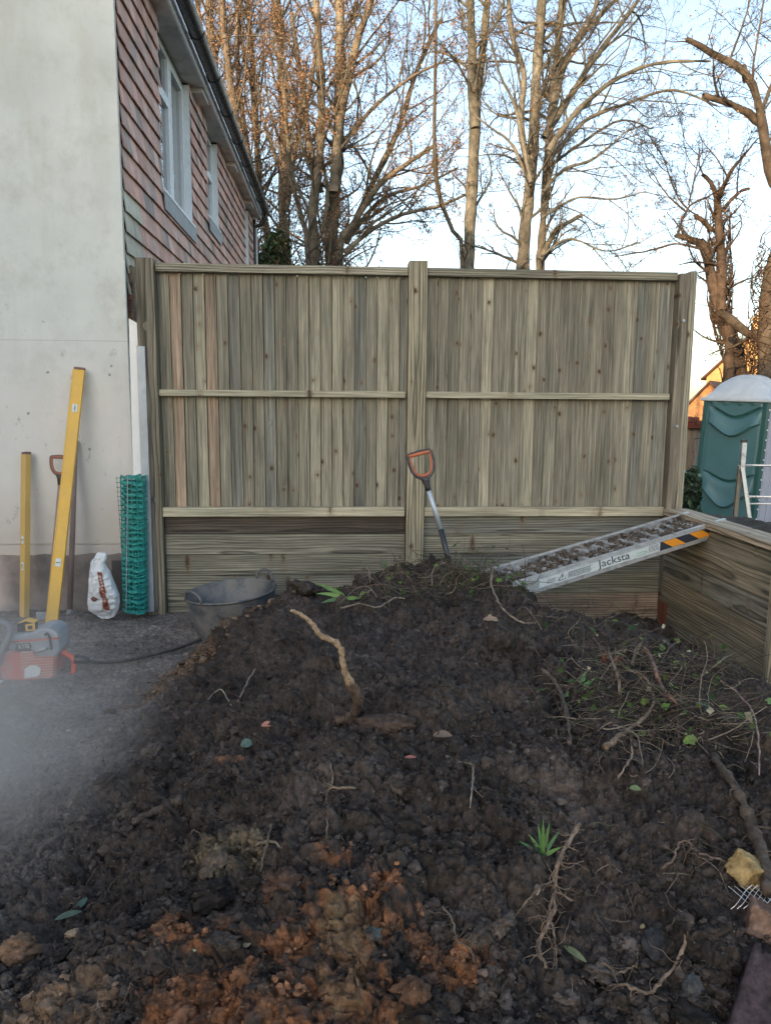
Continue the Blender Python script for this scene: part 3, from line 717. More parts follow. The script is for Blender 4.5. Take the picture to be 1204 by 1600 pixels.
prism(mb, [rp_pt(.392, .46, 1.8), rp_pt(.398, .46, 1.8), rp_pt(.398, .64, 1.8), rp_pt(.392, .64, 1.8)], fo * .3); mb.build('warning_triangle', M_DARKINK, rp)

# lumps of earth: one shape of ico sphere reused with noise
import bmesh
def ico(sub):
    bm = bmesh.new(); bmesh.ops.create_icosphere(bm, subdivisions=sub, radius=1); v = np.array([p.co[:] for p in bm.verts]); f = np.array([[q.index for q in t.verts] for t in bm.faces]); bm.free(); return v, f
ICO = {k: ico(k) for k in (1, 2, 3, 4)}
nprng = np.random.RandomState(3)
def fast_mesh(name, V, Q, T, m, smooth=True):
    k = Q.shape[1]; me = bpy.data.meshes.new(name)
    me.vertices.add(len(V)); me.vertices.foreach_set('co', np.asarray(V, np.float32).ravel())
    me.loops.add(Q.size); me.loops.foreach_set('vertex_index', np.asarray(Q, np.int32).ravel())
    me.polygons.add(len(Q)); me.polygons.foreach_set('loop_start', np.arange(0, Q.size, k, dtype=np.int32)); me.update(calc_edges=True)
    a = me.attributes.new('tint', 'FLOAT_COLOR', 'POINT'); a.data.foreach_set('color', np.concatenate([T, np.ones((len(T), 1))], 1).astype(np.float32).ravel())
    me.polygons.foreach_set('use_smooth', [smooth] * len(Q)); me.materials.append(m)
    o_ = bpy.data.objects.new(name, me); COL.objects.link(o_); return o_
def lumps(centres, sizes, tints, sub=2, amp=.45, seed=1, flat=.75):
    v, f = ICO[sub]; r_ = np.random.RandomState(seed); N = len(centres)
    VV = np.repeat(v[None], N, 0)
    ph = r_.uniform(0, 100, (N, 1)); 
    n_ = fbm(VV[..., 0] * 1.1 + ph, VV[..., 1] * 1.1 + VV[..., 2] * .9 + ph, 4, 5, .75) + 1.1 * fbm(VV[..., 2] * 2.4 + ph, VV[..., 0] * 2.3 - VV[..., 1] + ph, 4, 6, .8)
    VV = VV * (1 + amp * n_)[..., None]
    S = sizes[:, None, None] * np.stack([r_.uniform(.75, 1.3, N), r_.uniform(.75, 1.3, N), r_.uniform(.5, 1., N) * flat * 1.2], 1)[:, None, :]
    VV = VV * S; a = r_.uniform(0, 2 * pi, N); b_ = r_.uniform(-.6, .6, N)
    x, y, z_ = VV[..., 0], VV[..., 1], VV[..., 2]
    x, z_ = x * np.cos(b_)[:, None] - z_ * np.sin(b_)[:, None], x * np.sin(b_)[:, None] + z_ * np.cos(b_)[:, None]
    x, y = x * np.cos(a)[:, None] - y * np.sin(a)[:, None], x * np.sin(a)[:, None] + y * np.cos(a)[:, None]
    VV = np.stack([x, y, z_], -1) + centres[:, None, :]
    Q = (f[None] + (np.arange(N) * len(v))[:, None, None]).reshape(-1, 3)
    return VV.reshape(-1, 3), Q, np.repeat(tints[:, None], len(v), 1).reshape(-1, 3)
def scatter(N, seed, smin, smax, pw, sub, name, cond=None):
    r_ = np.random.RandomState(seed)
    y = np.exp(r_.uniform(math.log(.9), math.log(5.5), N)); u = r_.uniform(-.6, .72, N); x = u * y
    x = np.minimum(x, 2.5); b_ = base_h(x, y); k = heap_amt(b_, x, y)
    keep = r_.uniform(0, 1, N) < (.12 + .88 * k)
    cl_ = fbm(x / .25, y / .25, 3, 201); keep &= r_.uniform(-.6, .5, N) < cl_
    if cond is not None: keep &= cond(x, y)
    x, y, b_ = x[keep], y[keep], b_[keep]
    s_ = smin + (smax - smin) * r_.uniform(0, 1, len(x)) ** pw
    z_ = surf(x, y) - s_ * .05
    c_ = soil_color(x, y, b_) * r_.uniform(.4, 1.7, (len(x), 1))
    V, Q, T = lumps(np.stack([x, y, z_], 1), s_, c_, sub, .8, seed)
    return fast_mesh(name, V, Q, T, M_SOIL, sub > 2)
tag(scatter(60000, 21, .003, .010, 2, 1, 'soil_crumbs'), kind='stuff', label='fine crumbs of dark soil strewn over the heap', cat='soil crumbs')
tag(scatter(9000, 22, .007, .019, 3, 2, 'soil_clods'), kind='stuff', label='small rounded clods of dark soil lying on the heap', cat='soil clods')
tag(scatter(420, 23, .016, .042, 2.5, 4, 'soil_lumps'), kind='stuff', label='larger sticky lumps of dark soil on the heap', cat='soil lumps')
tt_ = nprng.uniform(0.02, .98, 1100); qq_ = nprng.uniform(.06, .94, 1100)
cc = A0 + (A1 - A0) * tt_[:, None] + ((B0 - A0) + 0) * qq_[:, None] + (0, 0, -.02) + np.stack([0 * tt_, 0 * tt_, nprng.uniform(-.012, .012, 1100)], 1)
kk = fbm(tt_ * 14, qq_ * 3, 3, 9) > -.18
kk |= tt_ > .86
V, Q, T = lumps(cc[kk], nprng.uniform(.006, .026, kk.sum()), np.array([.13, .105, .085]) * nprng.uniform(.6, 1.5, (kk.sum(), 1)), 1, .5, 4, .5)
tag(fast_mesh('mud_on_ramp', V, Q, T, M_SOIL), kind='stuff', label='dried mud and crumbs caked over the rungs of the ramp', cat='mud')

rs = np.random.RandomState(8); Nc = 900; tx = rs.normal(-.62, .16, Nc); ty = 4.38 + (tx + .66) * 1.0 + rs.normal(0, .12, Nc); ok = base_h(tx, ty) > .0; tx, ty = tx[ok], ty[ok]
V, Q, T = lumps(np.stack([tx, ty, surf(tx, ty) + .004], 1), rs.uniform(.006, .026, len(tx)) * rs.uniform(.4, 1, len(tx)), np.array([.19, .125, .085]) * rs.uniform(.4, 1.5, (len(tx), 1)), 2, .8, 14, .6)
tag(fast_mesh('wood_chips', V, Q, T, M_SOIL), kind='stuff', label='brown fibrous chips and lumps strewn on the flank beside the tub', cat='wood chips')

# ------------------------------------------------------------------ rubber tub
tub = thing('flexible_tub', 'dirty grey blue two handled rubber builders tub half buried beside the heap', 'tub', (-.735, 5.18, -.005))
mt_, nt, b = new_mat('dirty_rubber')
co = nd(nt, 'TexCoord').outputs['Object']
n1 = noise(nt, co, 5, 6, .65)
cb_ = mixc(nt, mapr(nt, n1, .36, .56), (.045, .058, .075), (.185, .175, .165))
cb_ = mixc(nt, mapr(nt, noise(nt, co, 16, 5, .7), .55, .7, 0, .7), cb_, (.20, .16, .13))
nt.links.new(cb_, b.inputs['Base Color']); b.inputs['Roughness'].default_value = .55; bump(nt, b, noise(nt, co, 40, 4), .4, .002)
M_TUB = mt_
mb = MB(); prof = []
for k in range(29):
    t = k / 28; r_ = .255 + .055 * t; z_ = .0 + .30 * t
    prof.append((r_, z_)); 
    if 3 < k < 27: prof += [(r_ + .0035, z_ + .003), (r_ + .0035, z_ + .006), (r_ + .001, z_ + .009)]
prof += [(.317, .300), (.322, .306), (.317, .313), (.306, .313), (.302, .302), (.25, .03), (0.001, .025)]
lathe(mb, prof, 0, 0, 56, 1, .92)
tb = mb.build('body', M_TUB, tub, smooth=True); 
def handle_arc(side, px0, lean):
    pts = []
    for a in np.linspace(0, pi, 13):
        t_ = -.5 + (1 - cos(a)) / 2
        an = side + t_ * .62
        pts.append((.314 * cos(an), .289 * sin(an), .300 + .085 * sin(a) ** .7))
    return pts
tub.rotation_euler = (radians(3), radians(-5), 0)
for side in (radians(222), radians(42)):
    mb = MB(); tube(mb, handle_arc(side, 0, 0), .010, 8, caps=True); h_ = mb.build('handle', M_TUB, tub, smooth=True); h_.location = (0, 0, 0)
tb.location = (0, 0, 0)

# ------------------------------------------------------------------ spades
def dgrip(name_body, centre, axis, side, size, mO, mD, parent, nrm):
    """D shaped grip: centre of opening, axis points up to the grip bar"""
    c_ = np.array(centre); ax = np.array(axis); sd_ = np.array(side); s_ = size
    P = lambda u, v: c_ + sd_ * u * s_ + ax * v * s_
    outer = [P(-.50, .52), P(-.52, .25), P(-.50, -.05), P(-.42, -.32), P(-.25, -.52), P(0, -.60), P(.25, -.52), P(.42, -.32), P(.50, -.05), P(.52, .25), P(.50, .52)]
    mb = MB(); pp = smooth_path(outer, 5); tube(mb, pp, s_ * .075, 10); tube(mb, [P(-.5, .55), P(0, .60), P(.5, .55)], s_ * .05, 10)
    mb.build('grip_frame', mD, parent, smooth=True)
    inner = [P(-.44, .40), P(-.44, .1), P(-.40, -.15), P(-.28, -.38), P(0, -.48), P(.28, -.38), P(.40, -.15), P(.44, .1), P(.44, .40)]
    mb = MB(); tube(mb, smooth_path(inner, 5), s_ * .065, 8); tube(mb, [P(-.46, .47), P(0, .485), P(.46, .47)], s_ * .085, 12); mb.build('grip', mO, parent, smooth=True)
M_ORP = plain('orange_grip', (.50, .15, .07), .5, var=.15, dirt=(.25, .17, .13), dirtamt=.4, dscale=30)
M_ORDUST = plain('dusty_orange_grip', (.32, .145, .095), .7, var=.15)
M_GREYP = plain('dark_grip_frame', (.05, .05, .058), .5, var=.2, dirt=(.2, .17, .15), dirtamt=.35, dscale=30)
M_SHAFT = plain('aluminium_shaft', (.50, .56, .64), .38, .35, .08, 15, dirt=(.2, .17, .14), dirtamt=.2, dscale=30)
sp = thing('garden_spade', 'spade with orange D grip and silver shaft standing in the top of the soil heap', 'spade', tuple(atY(700, 872, 4.75)))
top = atY(659, 726, 4.80); nk = atY(668.5, 764, 4.79); mid_ = atY(689, 829, 4.77); low = atY(700, 872, 4.75)
ax = top - nk; ax /= np.linalg.norm(ax); n_ = np.array((0, 1., 0)); sdv = np.cross(ax, -n_); sdv /= np.linalg.norm(sdv)
sdv = -sdv if sdv[0] < 0 else sdv
dgrip('d', top, ax, sdv, .150, M_ORP, M_GREYP, sp, n_)
mb = MB(); tube(mb, [top - ax * .085, top - ax * .11, nk + ax * .02, nk - ax * .01], [.036, .026, .0195, .019], 12); mb.build('socket', M_GREYP, sp, smooth=True)
mb = MB(); tube(mb, [nk, mid_], .0155, 12); mb.build('shaft', M_SHAFT, sp, smooth=True)
dn = (low - mid_) / np.linalg.norm(low - mid_)
mb = MB(); tube(mb, [mid_ - dn * .01, low + dn * .14], [.018, .02], 12); mb.build('sleeve', M_BLACKP, sp, smooth=True)
mb = MB(); q0 = low + dn * .13
prism(mb, [q0 - sdv * .09, q0 + sdv * .09, q0 + sdv * .085 + dn * .25, q0 + dn * .28, q0 - sdv * .085 + dn * .25], (0, .004, 0)); mb.build('blade', M_GALV, sp)
s2 = thing('garden_spade', 'dusty spade with reddish D grip leaning on the wall behind the tall yellow level', 'spade', tuple(atY(72, 962, 5.55)))
top = atY(93, 727, 5.80); nk = atY(93.5, 752, 5.79); low = atY(74, 962, 5.55)
ax = np.array((.02, .02, 1)); ax /= np.linalg.norm(ax)
dgrip('d', top, ax, np.array((1, 0, -.02)), .125, M_ORDUST, plain('dusty_grip', (.22, .12, .10), .8), s2, n_)
mb = MB(); tube(mb, [top - ax * .07, top - ax * .10, nk - ax * .03], [.03, .02, .016], 10); mb.build('socket', M_GREYP, s2, smooth=True)
mb = MB(); tube(mb, [nk - ax * .02, low], .013, 10); mb.build('shaft', plain('dusty_shaft', (.30, .22, .18), .8), s2, smooth=True)
mb = MB(); box(mb, low + (-.08, -.003, -.2), low + (.08, .002, .03)); mb.build('blade', M_GALV, s2)
M_POLE = plain('dusty_wood_pole', (.27, .20, .185), .8, var=.15, vs=8)
mb = MB(); p0 = atY(118.5, 688, 5.875); p1 = atY(109, 955, 5.66); p2 = atY(108, 980, 5.60)
tube(mb, [p0, (p0 + p1) / 2, p1 + (0, 0, .01)], [.016, .0195, .0215], 12); pl_ = thing('tool_pole', 'dusty brownish wooden tool handle leaning on the rendered wall', 'tool handle', tuple(p2)); mb.build('shaft', M_POLE, pl_, smooth=True)
mb = MB(); tube(mb, [p1 + (0, 0, .008), p2], [.024, .024], 12); mb.build('ferrule', plain('dusty_ferrule', (.33, .30, .29), .7), pl_, smooth=True)

# ------------------------------------------------------------------ spirit levels
def yellow(nm, c, dirt): return plain(nm, c, .5, var=.07, vs=5, dirt=dirt, dirtamt=.16, dscale=35)
M_YEL = yellow('yellow_paint', (.72, .43, .075), (.3, .2, .08)); M_YEL2 = yellow('worn_yellow_paint', (.60, .40, .13), (.30, .22, .13))
M_ENDCAP = plain('worn_end_cap', (.22, .13, .11), .8, var=.3, vs=40)
def level(label, p_lo, p_hi, wd, dp, rot, mt2, vials):
    t = thing('spirit_level', label, 'spirit level', tuple(p_lo))
    d = np.array(p_hi) - np.array(p_lo); Ln = np.linalg.norm(d); d /= Ln
    x = np.array((cos(rot), sin(rot), 0)); x = x - d * (x @ d); x /= np.linalg.norm(x); y = np.cross(d, x)
    X = Matrix.Identity(4)
    for i in range(3): X[i][0] = x[i]; X[i][1] = y[i]; X[i][2] = d[i]; X[i][3] = p_lo[i]
    mb = MB(); box(mb, (-wd / 2, -dp / 2, .012), (wd / 2, dp / 2, Ln - .014), xf=X)
    for sx_ in (-1, 1): box(mb, (sx_ * wd / 2 - .007, -dp / 2 - .002, .013), (sx_ * wd / 2 + .001, dp / 2 + .002, Ln - .015), xf=X)
    mb.build('beam', mt2, t, bevel=.002)
    for z0, z1 in ((0, .013), (Ln - .015, Ln + .004)):
        mb = MB(); box(mb, (-wd / 2 - .001, -dp / 2 - .003, z0), (wd / 2 + .002, dp / 2 + .003, z1), xf=X); mb.build('end_cap', M_ENDCAP, t, bevel=.003)
    for vz, ver in vials:
        mb = MB(); box(mb, (-wd * .26, -dp / 2 - .0035, vz - .03), (wd * .26, -dp / 2 - .0005, vz + .03), xf=X); v_ = mb.build('vial_window', M_STICK, t, bevel=.006)
        mb = MB(); a0_ = Vector((0 if ver else -wd * .18, -dp / 2 - .005, vz - (.018 if ver else 0))); a1_ = Vector((0 if ver else wd * .18, -dp / 2 - .005, vz + (.018 if ver else 0)))
        tube(mb, [tuple(X @ a0_), tuple(X @ a1_)], .004, 6); mb.build('vial', plain('green_vial', (.25, .32, .15), .3), t)
    return t
level('long yellow spirit level, the taller and more slanted one, leaning on the rendered wall', atY(81, 980, 5.40), atY(124.5, 575, 5.84), .076, .028, radians(4), M_YEL, ((.47, False), (1.62, True)))
level('short worn yellow spirit level upright against the rendered wall at the left edge', atY(38.5, 972, 5.62), atY(41, 707, 5.84), .055, .040, radians(-38), M_YEL2, ((.42, True), (.62, False)))

# ------------------------------------------------------------------ leaning strips
def strip(nm, lab, cat, bl, br, tl, tr, Yb, Yt, mt2, th=.012):
    P = [atY(*bl, Yb), atY(*br, Yb), atY(*tr, Yt), atY(*tl, Yt)]; mb = MB(); prism(mb, P, (0, th, 0)); o_ = mb.build(nm, mt2, loc=P[0], bevel=.001); tag(o_, lab, cat); return o_
strip('plastic_strip', 'long white plastic board standing in the gap between rendered wall and fence post', 'plastic board', (214, 957), (229, 957), (201, 497), (215, 505), 5.76, 5.80, M_WHITE)
mb = MB(); P = [atY(228.5, 956, 5.66), atY(241, 956, 5.66), atY(226, 541, 5.69), atY(213, 540, 5.69)]
prism(mb, P, (0, .002, 0)); prism(mb, [P[0], P[3], P[3] + (0, .03, 0), P[0] + (0, .03, 0)], (.002, 0, 0)); prism(mb, [P[1], P[2], P[2] + (0, .03, 0), P[1] + (0, .03, 0)], (-.002, 0, 0))
tag(mb.build('metal_channel', M_GALV, loc=P[0]), 'grey galvanised metal channel leaning upright against the left fence post', 'metal channel')

# ------------------------------------------------------------------ roll of teal netting
M_TEAL = plain('teal_plastic', (.03, .30, .27), .35, var=.3, vs=25, spec=.7); M_TEALD = plain('dark_teal_plastic', (.012, .10, .10), .5, var=.4, vs=20)
c_lo = atY(212, 955, 5.62); c_hi = atY(208, 744, 5.62); Hn = c_hi[2] - c_lo[2]
nr = thing('netting_roll', 'upright roll of teal green plastic mesh netting standing in front of the wall corner', 'netting roll', tuple(c_lo))
mb = MB(); lathe(mb, [(.055, c_lo[2] + .01), (.058, c_lo[2] + Hn * .5), (.052, c_hi[2] - .03)], c_lo[0], c_lo[1], 20); mb.build('inner_roll', M_TEALD, nr, smooth=True)
mb = MB(); rs_ = random.Random(4)
for lay in range(3):
    R_ = .068 + lay * .011; nring = int(Hn / .04)
    for k in range(nring + 1):
        zc = c_lo[2] + .012 + k * (Hn - .02) / nring + rs_.uniform(-.004, .004); pts = []
        ph_ = rs_.uniform(0, 6)
        for a in np.linspace(0, 2 * pi, 41):
            rr_ = R_ * (1 + .03 * sin(3 * a + ph_)) + .004 * sin(9 * a); tlt = (zc - c_lo[2]) / Hn
            pts.append((c_lo[0] + (c_hi[0] - c_lo[0]) * tlt + rr_ * cos(a), c_lo[1] + rr_ * sin(a), zc + .005 * sin(5 * a + ph_) + (.012 if lay == 2 else 0) * sin(a * 2)))
        w_ = .0085 if k % 2 == 0 else .004
        pa = np.array(pts); n1_ = len(pa); V = np.concatenate([pa - (0, 0, w_), pa + (0, 0, w_)]); mb.add(V, [(i, i + 1, n1_ + i + 1, n1_ + i) for i in range(n1_ - 1)])
    for a in np.linspace(0, 2 * pi, 17)[:-1]:
        a += rs_.uniform(-.05, .05) + lay * .1
        tube(mb, [(c_lo[0] + R_ * cos(a), c_lo[1] + R_ * sin(a), c_lo[2] + .005), (c_lo[0] + (c_hi[0] - c_lo[0]) * .5 + R_ * 1.01 * cos(a), c_lo[1] + R_ * sin(a), c_lo[2] + Hn / 2), (c_hi[0] + R_ * cos(a), c_lo[1] + R_ * sin(a), c_hi[2])], .0022, 4, caps=False)
mb.build('mesh_sheet', M_TEAL, nr)
mb = MB()
for k in range(16):
    z_ = c_hi[2] - .01 - k * .034; tube(mb, [(c_hi[0] - .07, c_lo[1] - .05, z_), (c_hi[0] - .098, c_lo[1] - .06, z_ + .003), (c_hi[0] - .112 + k * .0014, c_lo[1] - .06, z_ + .001)], .0017, 4)
tube(mb, [(c_hi[0] - .102, c_lo[1] - .06, c_hi[2]), (c_hi[0] - .09, c_lo[1] - .06, c_hi[2] - .53)], .0015, 4)
mb.build('loose_edge', M_TEALD, nr)
mb = MB(); tube(mb, [atY(199.5, 742, 5.50), atY(197, 955, 5.48)], .0035, 6); mb.build('wire_rod', M_GALV, nr)

# ------------------------------------------------------------------ bag
rowsb = [(863, 153, 165), (866, 150, 167), (871, 148, 167), (876, 143, 166), (880, 141, 164), (886, 141, 166), (893, 140, 171), (904, 140, 175), (916, 139, 180), (930, 137.5, 186), (943, 137, 187), (952, 139, 185.5), (959, 147, 182), (964, 154, 178), (968, 160, 170)]
rb = np.array(rowsb, float); yy_ = np.linspace(863, 968, 90); lf = np.interp(yy_, rb[:, 0], rb[:, 1]); rr = np.interp(yy_, rb[:, 0], rb[:, 2])
V = []; T = []; YB = 5.52; nn_ = 64
for i, y_ in enumerate(yy_):
    Lp = atY(lf[i], y_, YB); Rp = atY(rr[i], y_, YB); cm = (Lp + Rp) / 2; hw = (Rp - Lp)[0] / 2; t_ = i / 89
    dep = .012 + .075 * sin(pi * min(1, t_ * 1.05)) ** .8
    for k in range(nn_):
        a = 2 * pi * k / nn_; cx_ = cos(a); sy_ = sin(a); px_ = lf[i] + (rr[i] - lf[i]) * (cx_ + 1) / 2
        cr = .014 * float(fbm(np.array([px_ / 9.]), np.array([y_ / 22. + sy_]), 3, 60)[0]) + .010 * (1 - 2 * abs(float(fbm(np.array([px_ / 14. + y_ / 30]), np.array([y_ / 10.]), 3, 61)[0])))
        cr += -.012 * math.exp(-((px_ - 149 - (y_ - 900) * .03) / 1.5) ** 2) * (870 < y_ < 930)
        V.append((cm[0] + hw * cx_ * (1 + .15 * abs(sy_) * (abs(cx_) < .7) * 0), cm[1] + dep * sy_ * (abs(sy_) ** -.3 if abs(sy_) > .01 else 1) * .8 + (cr if sy_ < 0 else 0), cm[2] + cr * .25))
        c_ = (.66, .68, .70)
        if sy_ < 0:
            sc_ = 158.8 + (y_ - 891) * .17; sw = 4.2 + (y_ - 891) * .035
            if 891 < y_ < 951 and abs(px_ - sc_ - .6) < sw * .82:
                c_ = (.20, .055, .03)
                if abs(px_ - sc_ - .6) < 1.6 and (int(y_ * .62) % 3 != 0) and 897 < y_ < 938: c_ = (.55, .38, .33)
            if abs(px_ - 150.2) / 6.8 + abs(y_ - 934) / 5.4 < 1: c_ = (.17, .05, .035)
            if abs(px_ - 150.5) / 2.6 + abs(y_ - 934) / 2.2 < 1: c_ = (.36, .2, .17)
        T.append(c_)
F_ = [(i * nn_ + k, i * nn_ + (k + 1) % nn_, (i + 1) * nn_ + (k + 1) % nn_, (i + 1) * nn_ + k) for i in range(89) for k in range(nn_)] + [tuple(range(nn_)), tuple(range(89 * nn_, 90 * nn_))]
M_BAG = tint_mat('bag_plastic', .45, .08, 20., .003, 25., .5)
o = MB().add(V, F_, np.array(T)).build('plastic_bag', M_BAG, smooth=True, loc=atZ(160, 968, 0)); tag(o, 'crumpled white plastic bag with a brown stripe and diamond standing against the wall', 'bag')

# ------------------------------------------------------------------ disc cutter
YS = 4.30
dc = thing('disc_cutter', 'dusty red and grey petrol disc cutter lying on the ground at the left edge', 'disc cutter', tuple(atY(50, 1080, YS)))
M_RED = plain('dusty_red_plastic', (.52, .11, .08), .55, var=.12, vs=14, dirt=(.40, .27, .24), dirtamt=.55, dscale=14)
M_DGREY = plain('dusty_grey_cover', (.27, .30, .34), .6, var=.15, vs=10, dirt=(.42, .40, .40), dirtamt=.5, dscale=10)
M_PALE = plain('pale_dusty_grille', (.50, .40, .38), .7, var=.12)
M_BRED = plain('bright_red_handle', (.62, .10, .05), .45, var=.08, dirt=(.45, .25, .2), dirtamt=.2, dscale=20)
def pz(px, py, dy=0): return atY(px, py, YS + dy)
def ext(mb, px, dy, th): return prism(mb, [pz(a, b_, dy) for a, b_ in px], (0, th, 0))
mb = MB(); ext(mb, [(6, 1022), (50, 1017), (88, 1024), (86, 1060), (70, 1068), (20, 1075), (4, 1070), (-2, 1045)], 0, .17); mb.build('body', M_RED, dc, bevel=.012)
mb = MB(); ext(mb, [(-8, 1080), (88, 1068), (86, 1075), (-8, 1090)], .02, .15); mb.build('skid_plate', M_GREYP, dc, bevel=.004)
mb = MB(); ext(mb, [(12, 1017), (14, 1004), (20, 994), (48, 989), (62, 983), (76, 982), (87, 988), (91, 998), (92, 1020), (86, 1028), (66, 1030), (53, 1024), (50, 1016)], -.012, .19); mb.build('top_cover', M_DGREY, dc, bevel=.014)
mb = MB(); ext(mb, [(14, 1002), (90, 996), (91, 999), (14, 1005)], -.0145, .012); mb.build('red_trim', M_RED, dc)
mb = MB(); ext(mb, [(32, 1019), (50, 1018), (56, 1030), (84, 1027), (82, 1058), (66, 1064), (34, 1068)], -.010, .02); gr_ = mb.build('air_grille', M_PALE, dc, bevel=.002)
for k in range(11):
    y0 = 1021 + k * 4.1; xr = 52 if k < 2 else 84 - k * .2; sl2 = -.06
    if y0 > 1062: xr = 66
    mb = MB(); ext(mb, [(33, y0), (xr, y0 + sl2 * (xr - 33)), (xr, y0 + 2.2 + sl2 * (xr - 33)), (33, y0 + 2.2)], -.014, .006)
    o_ = mb.build('grille_bar', M_RED, dc)
mb = MB(); ext(mb, [(38, 1046), (45, 1041), (57, 1040), (64, 1046), (61, 1056), (56, 1058), (38, 1060)], -.020, .009); mb.build('side_badge', M_STICK, dc, bevel=.002)
mb = MB(); ext(mb, [(24, 1007), (46, 1005), (49, 1010), (47, 1015), (24, 1017)], -.0165, .006); mb.build('name_plate', M_DARKINK, dc, bevel=.001)
pc = pz(29.5, 1014.2, -.018); text_obj('K770', .034, M_WHITEINK, pc, pz(46, 1012.5, 0) - pz(29.5, 1014.2, 0), (0, 0, 1), dc, sx=.8)
mb = MB(); tube(mb, [pz(56, 1019, -.02), pz(66, 1015, -.03), pz(74, 1013, -.03)], [.011, .011, .008], 8); mb.build('choke_lever', M_DGREY, dc, smooth=True)
mb = MB(); tube(mb, smooth_path([pz(70, 992, -.016), pz(74, 990, -.02), pz(78, 1000, -.018), pz(80, 1015, -.018)], 4), .006, 6); mb.build('cover_latch', M_GREYP, dc, smooth=True)
mb = MB(); tube(mb, smooth_path([pz(88, 1020, .07), pz(94, 1018, .07), pz(105, 1023, .07), pz(113, 1028, .07), pz(116, 1036, .07), pz(114, 1055, .07)], 5), [.017] * 26, 8); mb.build('rear_handle', M_BRED, dc, smooth=True)
mb = MB(); tube(mb, [pz(114, 1053, .07), pz(100, 1058, .07), pz(82, 1062, .07)], [.012, .014, .016], 8); mb.build('handle_base', plain('dusty_tan', (.5, .38, .28), .7), dc, smooth=True)
mb = MB(); tube(mb, smooth_path([pz(-14, 968, -.03), pz(0, 972, -.04), pz(12, 976, -.05), pz(16, 986, -.05), pz(11, 1002, -.05), pz(3, 1016, -.04), pz(-3, 1040, -.02)], 5), .018, 10); mb.build('front_handle', plain('dusty_black_tube', (.19, .19, .21), .6), dc, smooth=True)
mb = MB(); cg = pz(-75, 1035, .0); an = np.linspace(-.2, pi + .4, 26)
prism(mb, [tuple(cg + np.array((.23 * cos(a), -.03, .23 * sin(a)))) for a in an] + [tuple(cg + np.array((.03 * cos(a), -.03, .03 * sin(a)))) for a in an[::-1]], (0, .06, 0)); mb.build('blade_guard', M_DGREY, dc, bevel=.004)
mb = MB(); an = np.linspace(0, 2 * pi, 49)[:-1]; prism(mb, [tuple(cg + np.array((.20 * cos(a), 0, .20 * sin(a)))) for a in an], (0, .004, 0)); mb.build('cutting_disc', M_GALV, dc)
mb = MB(); ext(mb, [(-6, 1066), (1, 1066), (9, 1090), (6, 1096), (-8, 1097)], -.05, .04); mb.build('guard_foot', M_STICK, dc, bevel=.005)
tm = thing('tape_measure', 'black and yellow tape measure lying on top of the disc cutter', 'tape measure', tuple(pz(42, 986, .05)))
mb = MB(); ext(mb, [(26, 978), (28, 974), (40, 970), (54, 973), (55, 984), (52, 987), (27, 988)], .03, .045); mb.build('case', M_BLACKP, tm, bevel=.004)
mb = MB(); ext(mb, [(39, 976), (54, 974), (55, 985), (40, 987)], .022, .006); mb.build('yellow_face', M_YEL, tm, bevel=.002)
mb = MB(); ext(mb, [(43, 978.5), (50, 977.5), (50.5, 983), (43.5, 984)], .018, .003); mb.build('face_label', M_BLACKP, tm)
mb = MB(); ext(mb, [(29, 973.5), (40, 969), (54, 972.5), (54, 973.8), (40, 971), (29, 975)], .025, .055); mb.build('yellow_top', M_YEL, tm)
hz = [atY(116, 1030, 4.36), atY(128, 1031, 4.37), atY(139, 1033, 4.38)]
hs = thing('water_hose', 'thin black hose running from the disc cutter across the ground towards the tub', 'hose', tuple(hz[0]))
mb = MB(); tube(mb, hz, [.026, .028, .022], 12); mb.build('connector', M_BLACKP, hs, smooth=True)
mb = MB(); pth = [(138, 1033), (160, 1033.5), (200, 1029), (240, 1021), (275, 1012), (300, 1003), (314, 998)]
ph = []
for i, p_ in enumerate(pth):
    g_ = atZ(*p_, .02); ph.append((g_[0], g_[1], max(float(surf(g_[0], g_[1])) + .012, .012)))
ph[0] = tuple(hz[2])
tube(mb, smooth_path(ph, 6), .010, 8); mb.build('tube', plain('dirty_black_rubber', (.05, .045, .045), .6, var=.3, dirt=(.16, .13, .12), dirtamt=.4, dscale=20), hs, smooth=True)

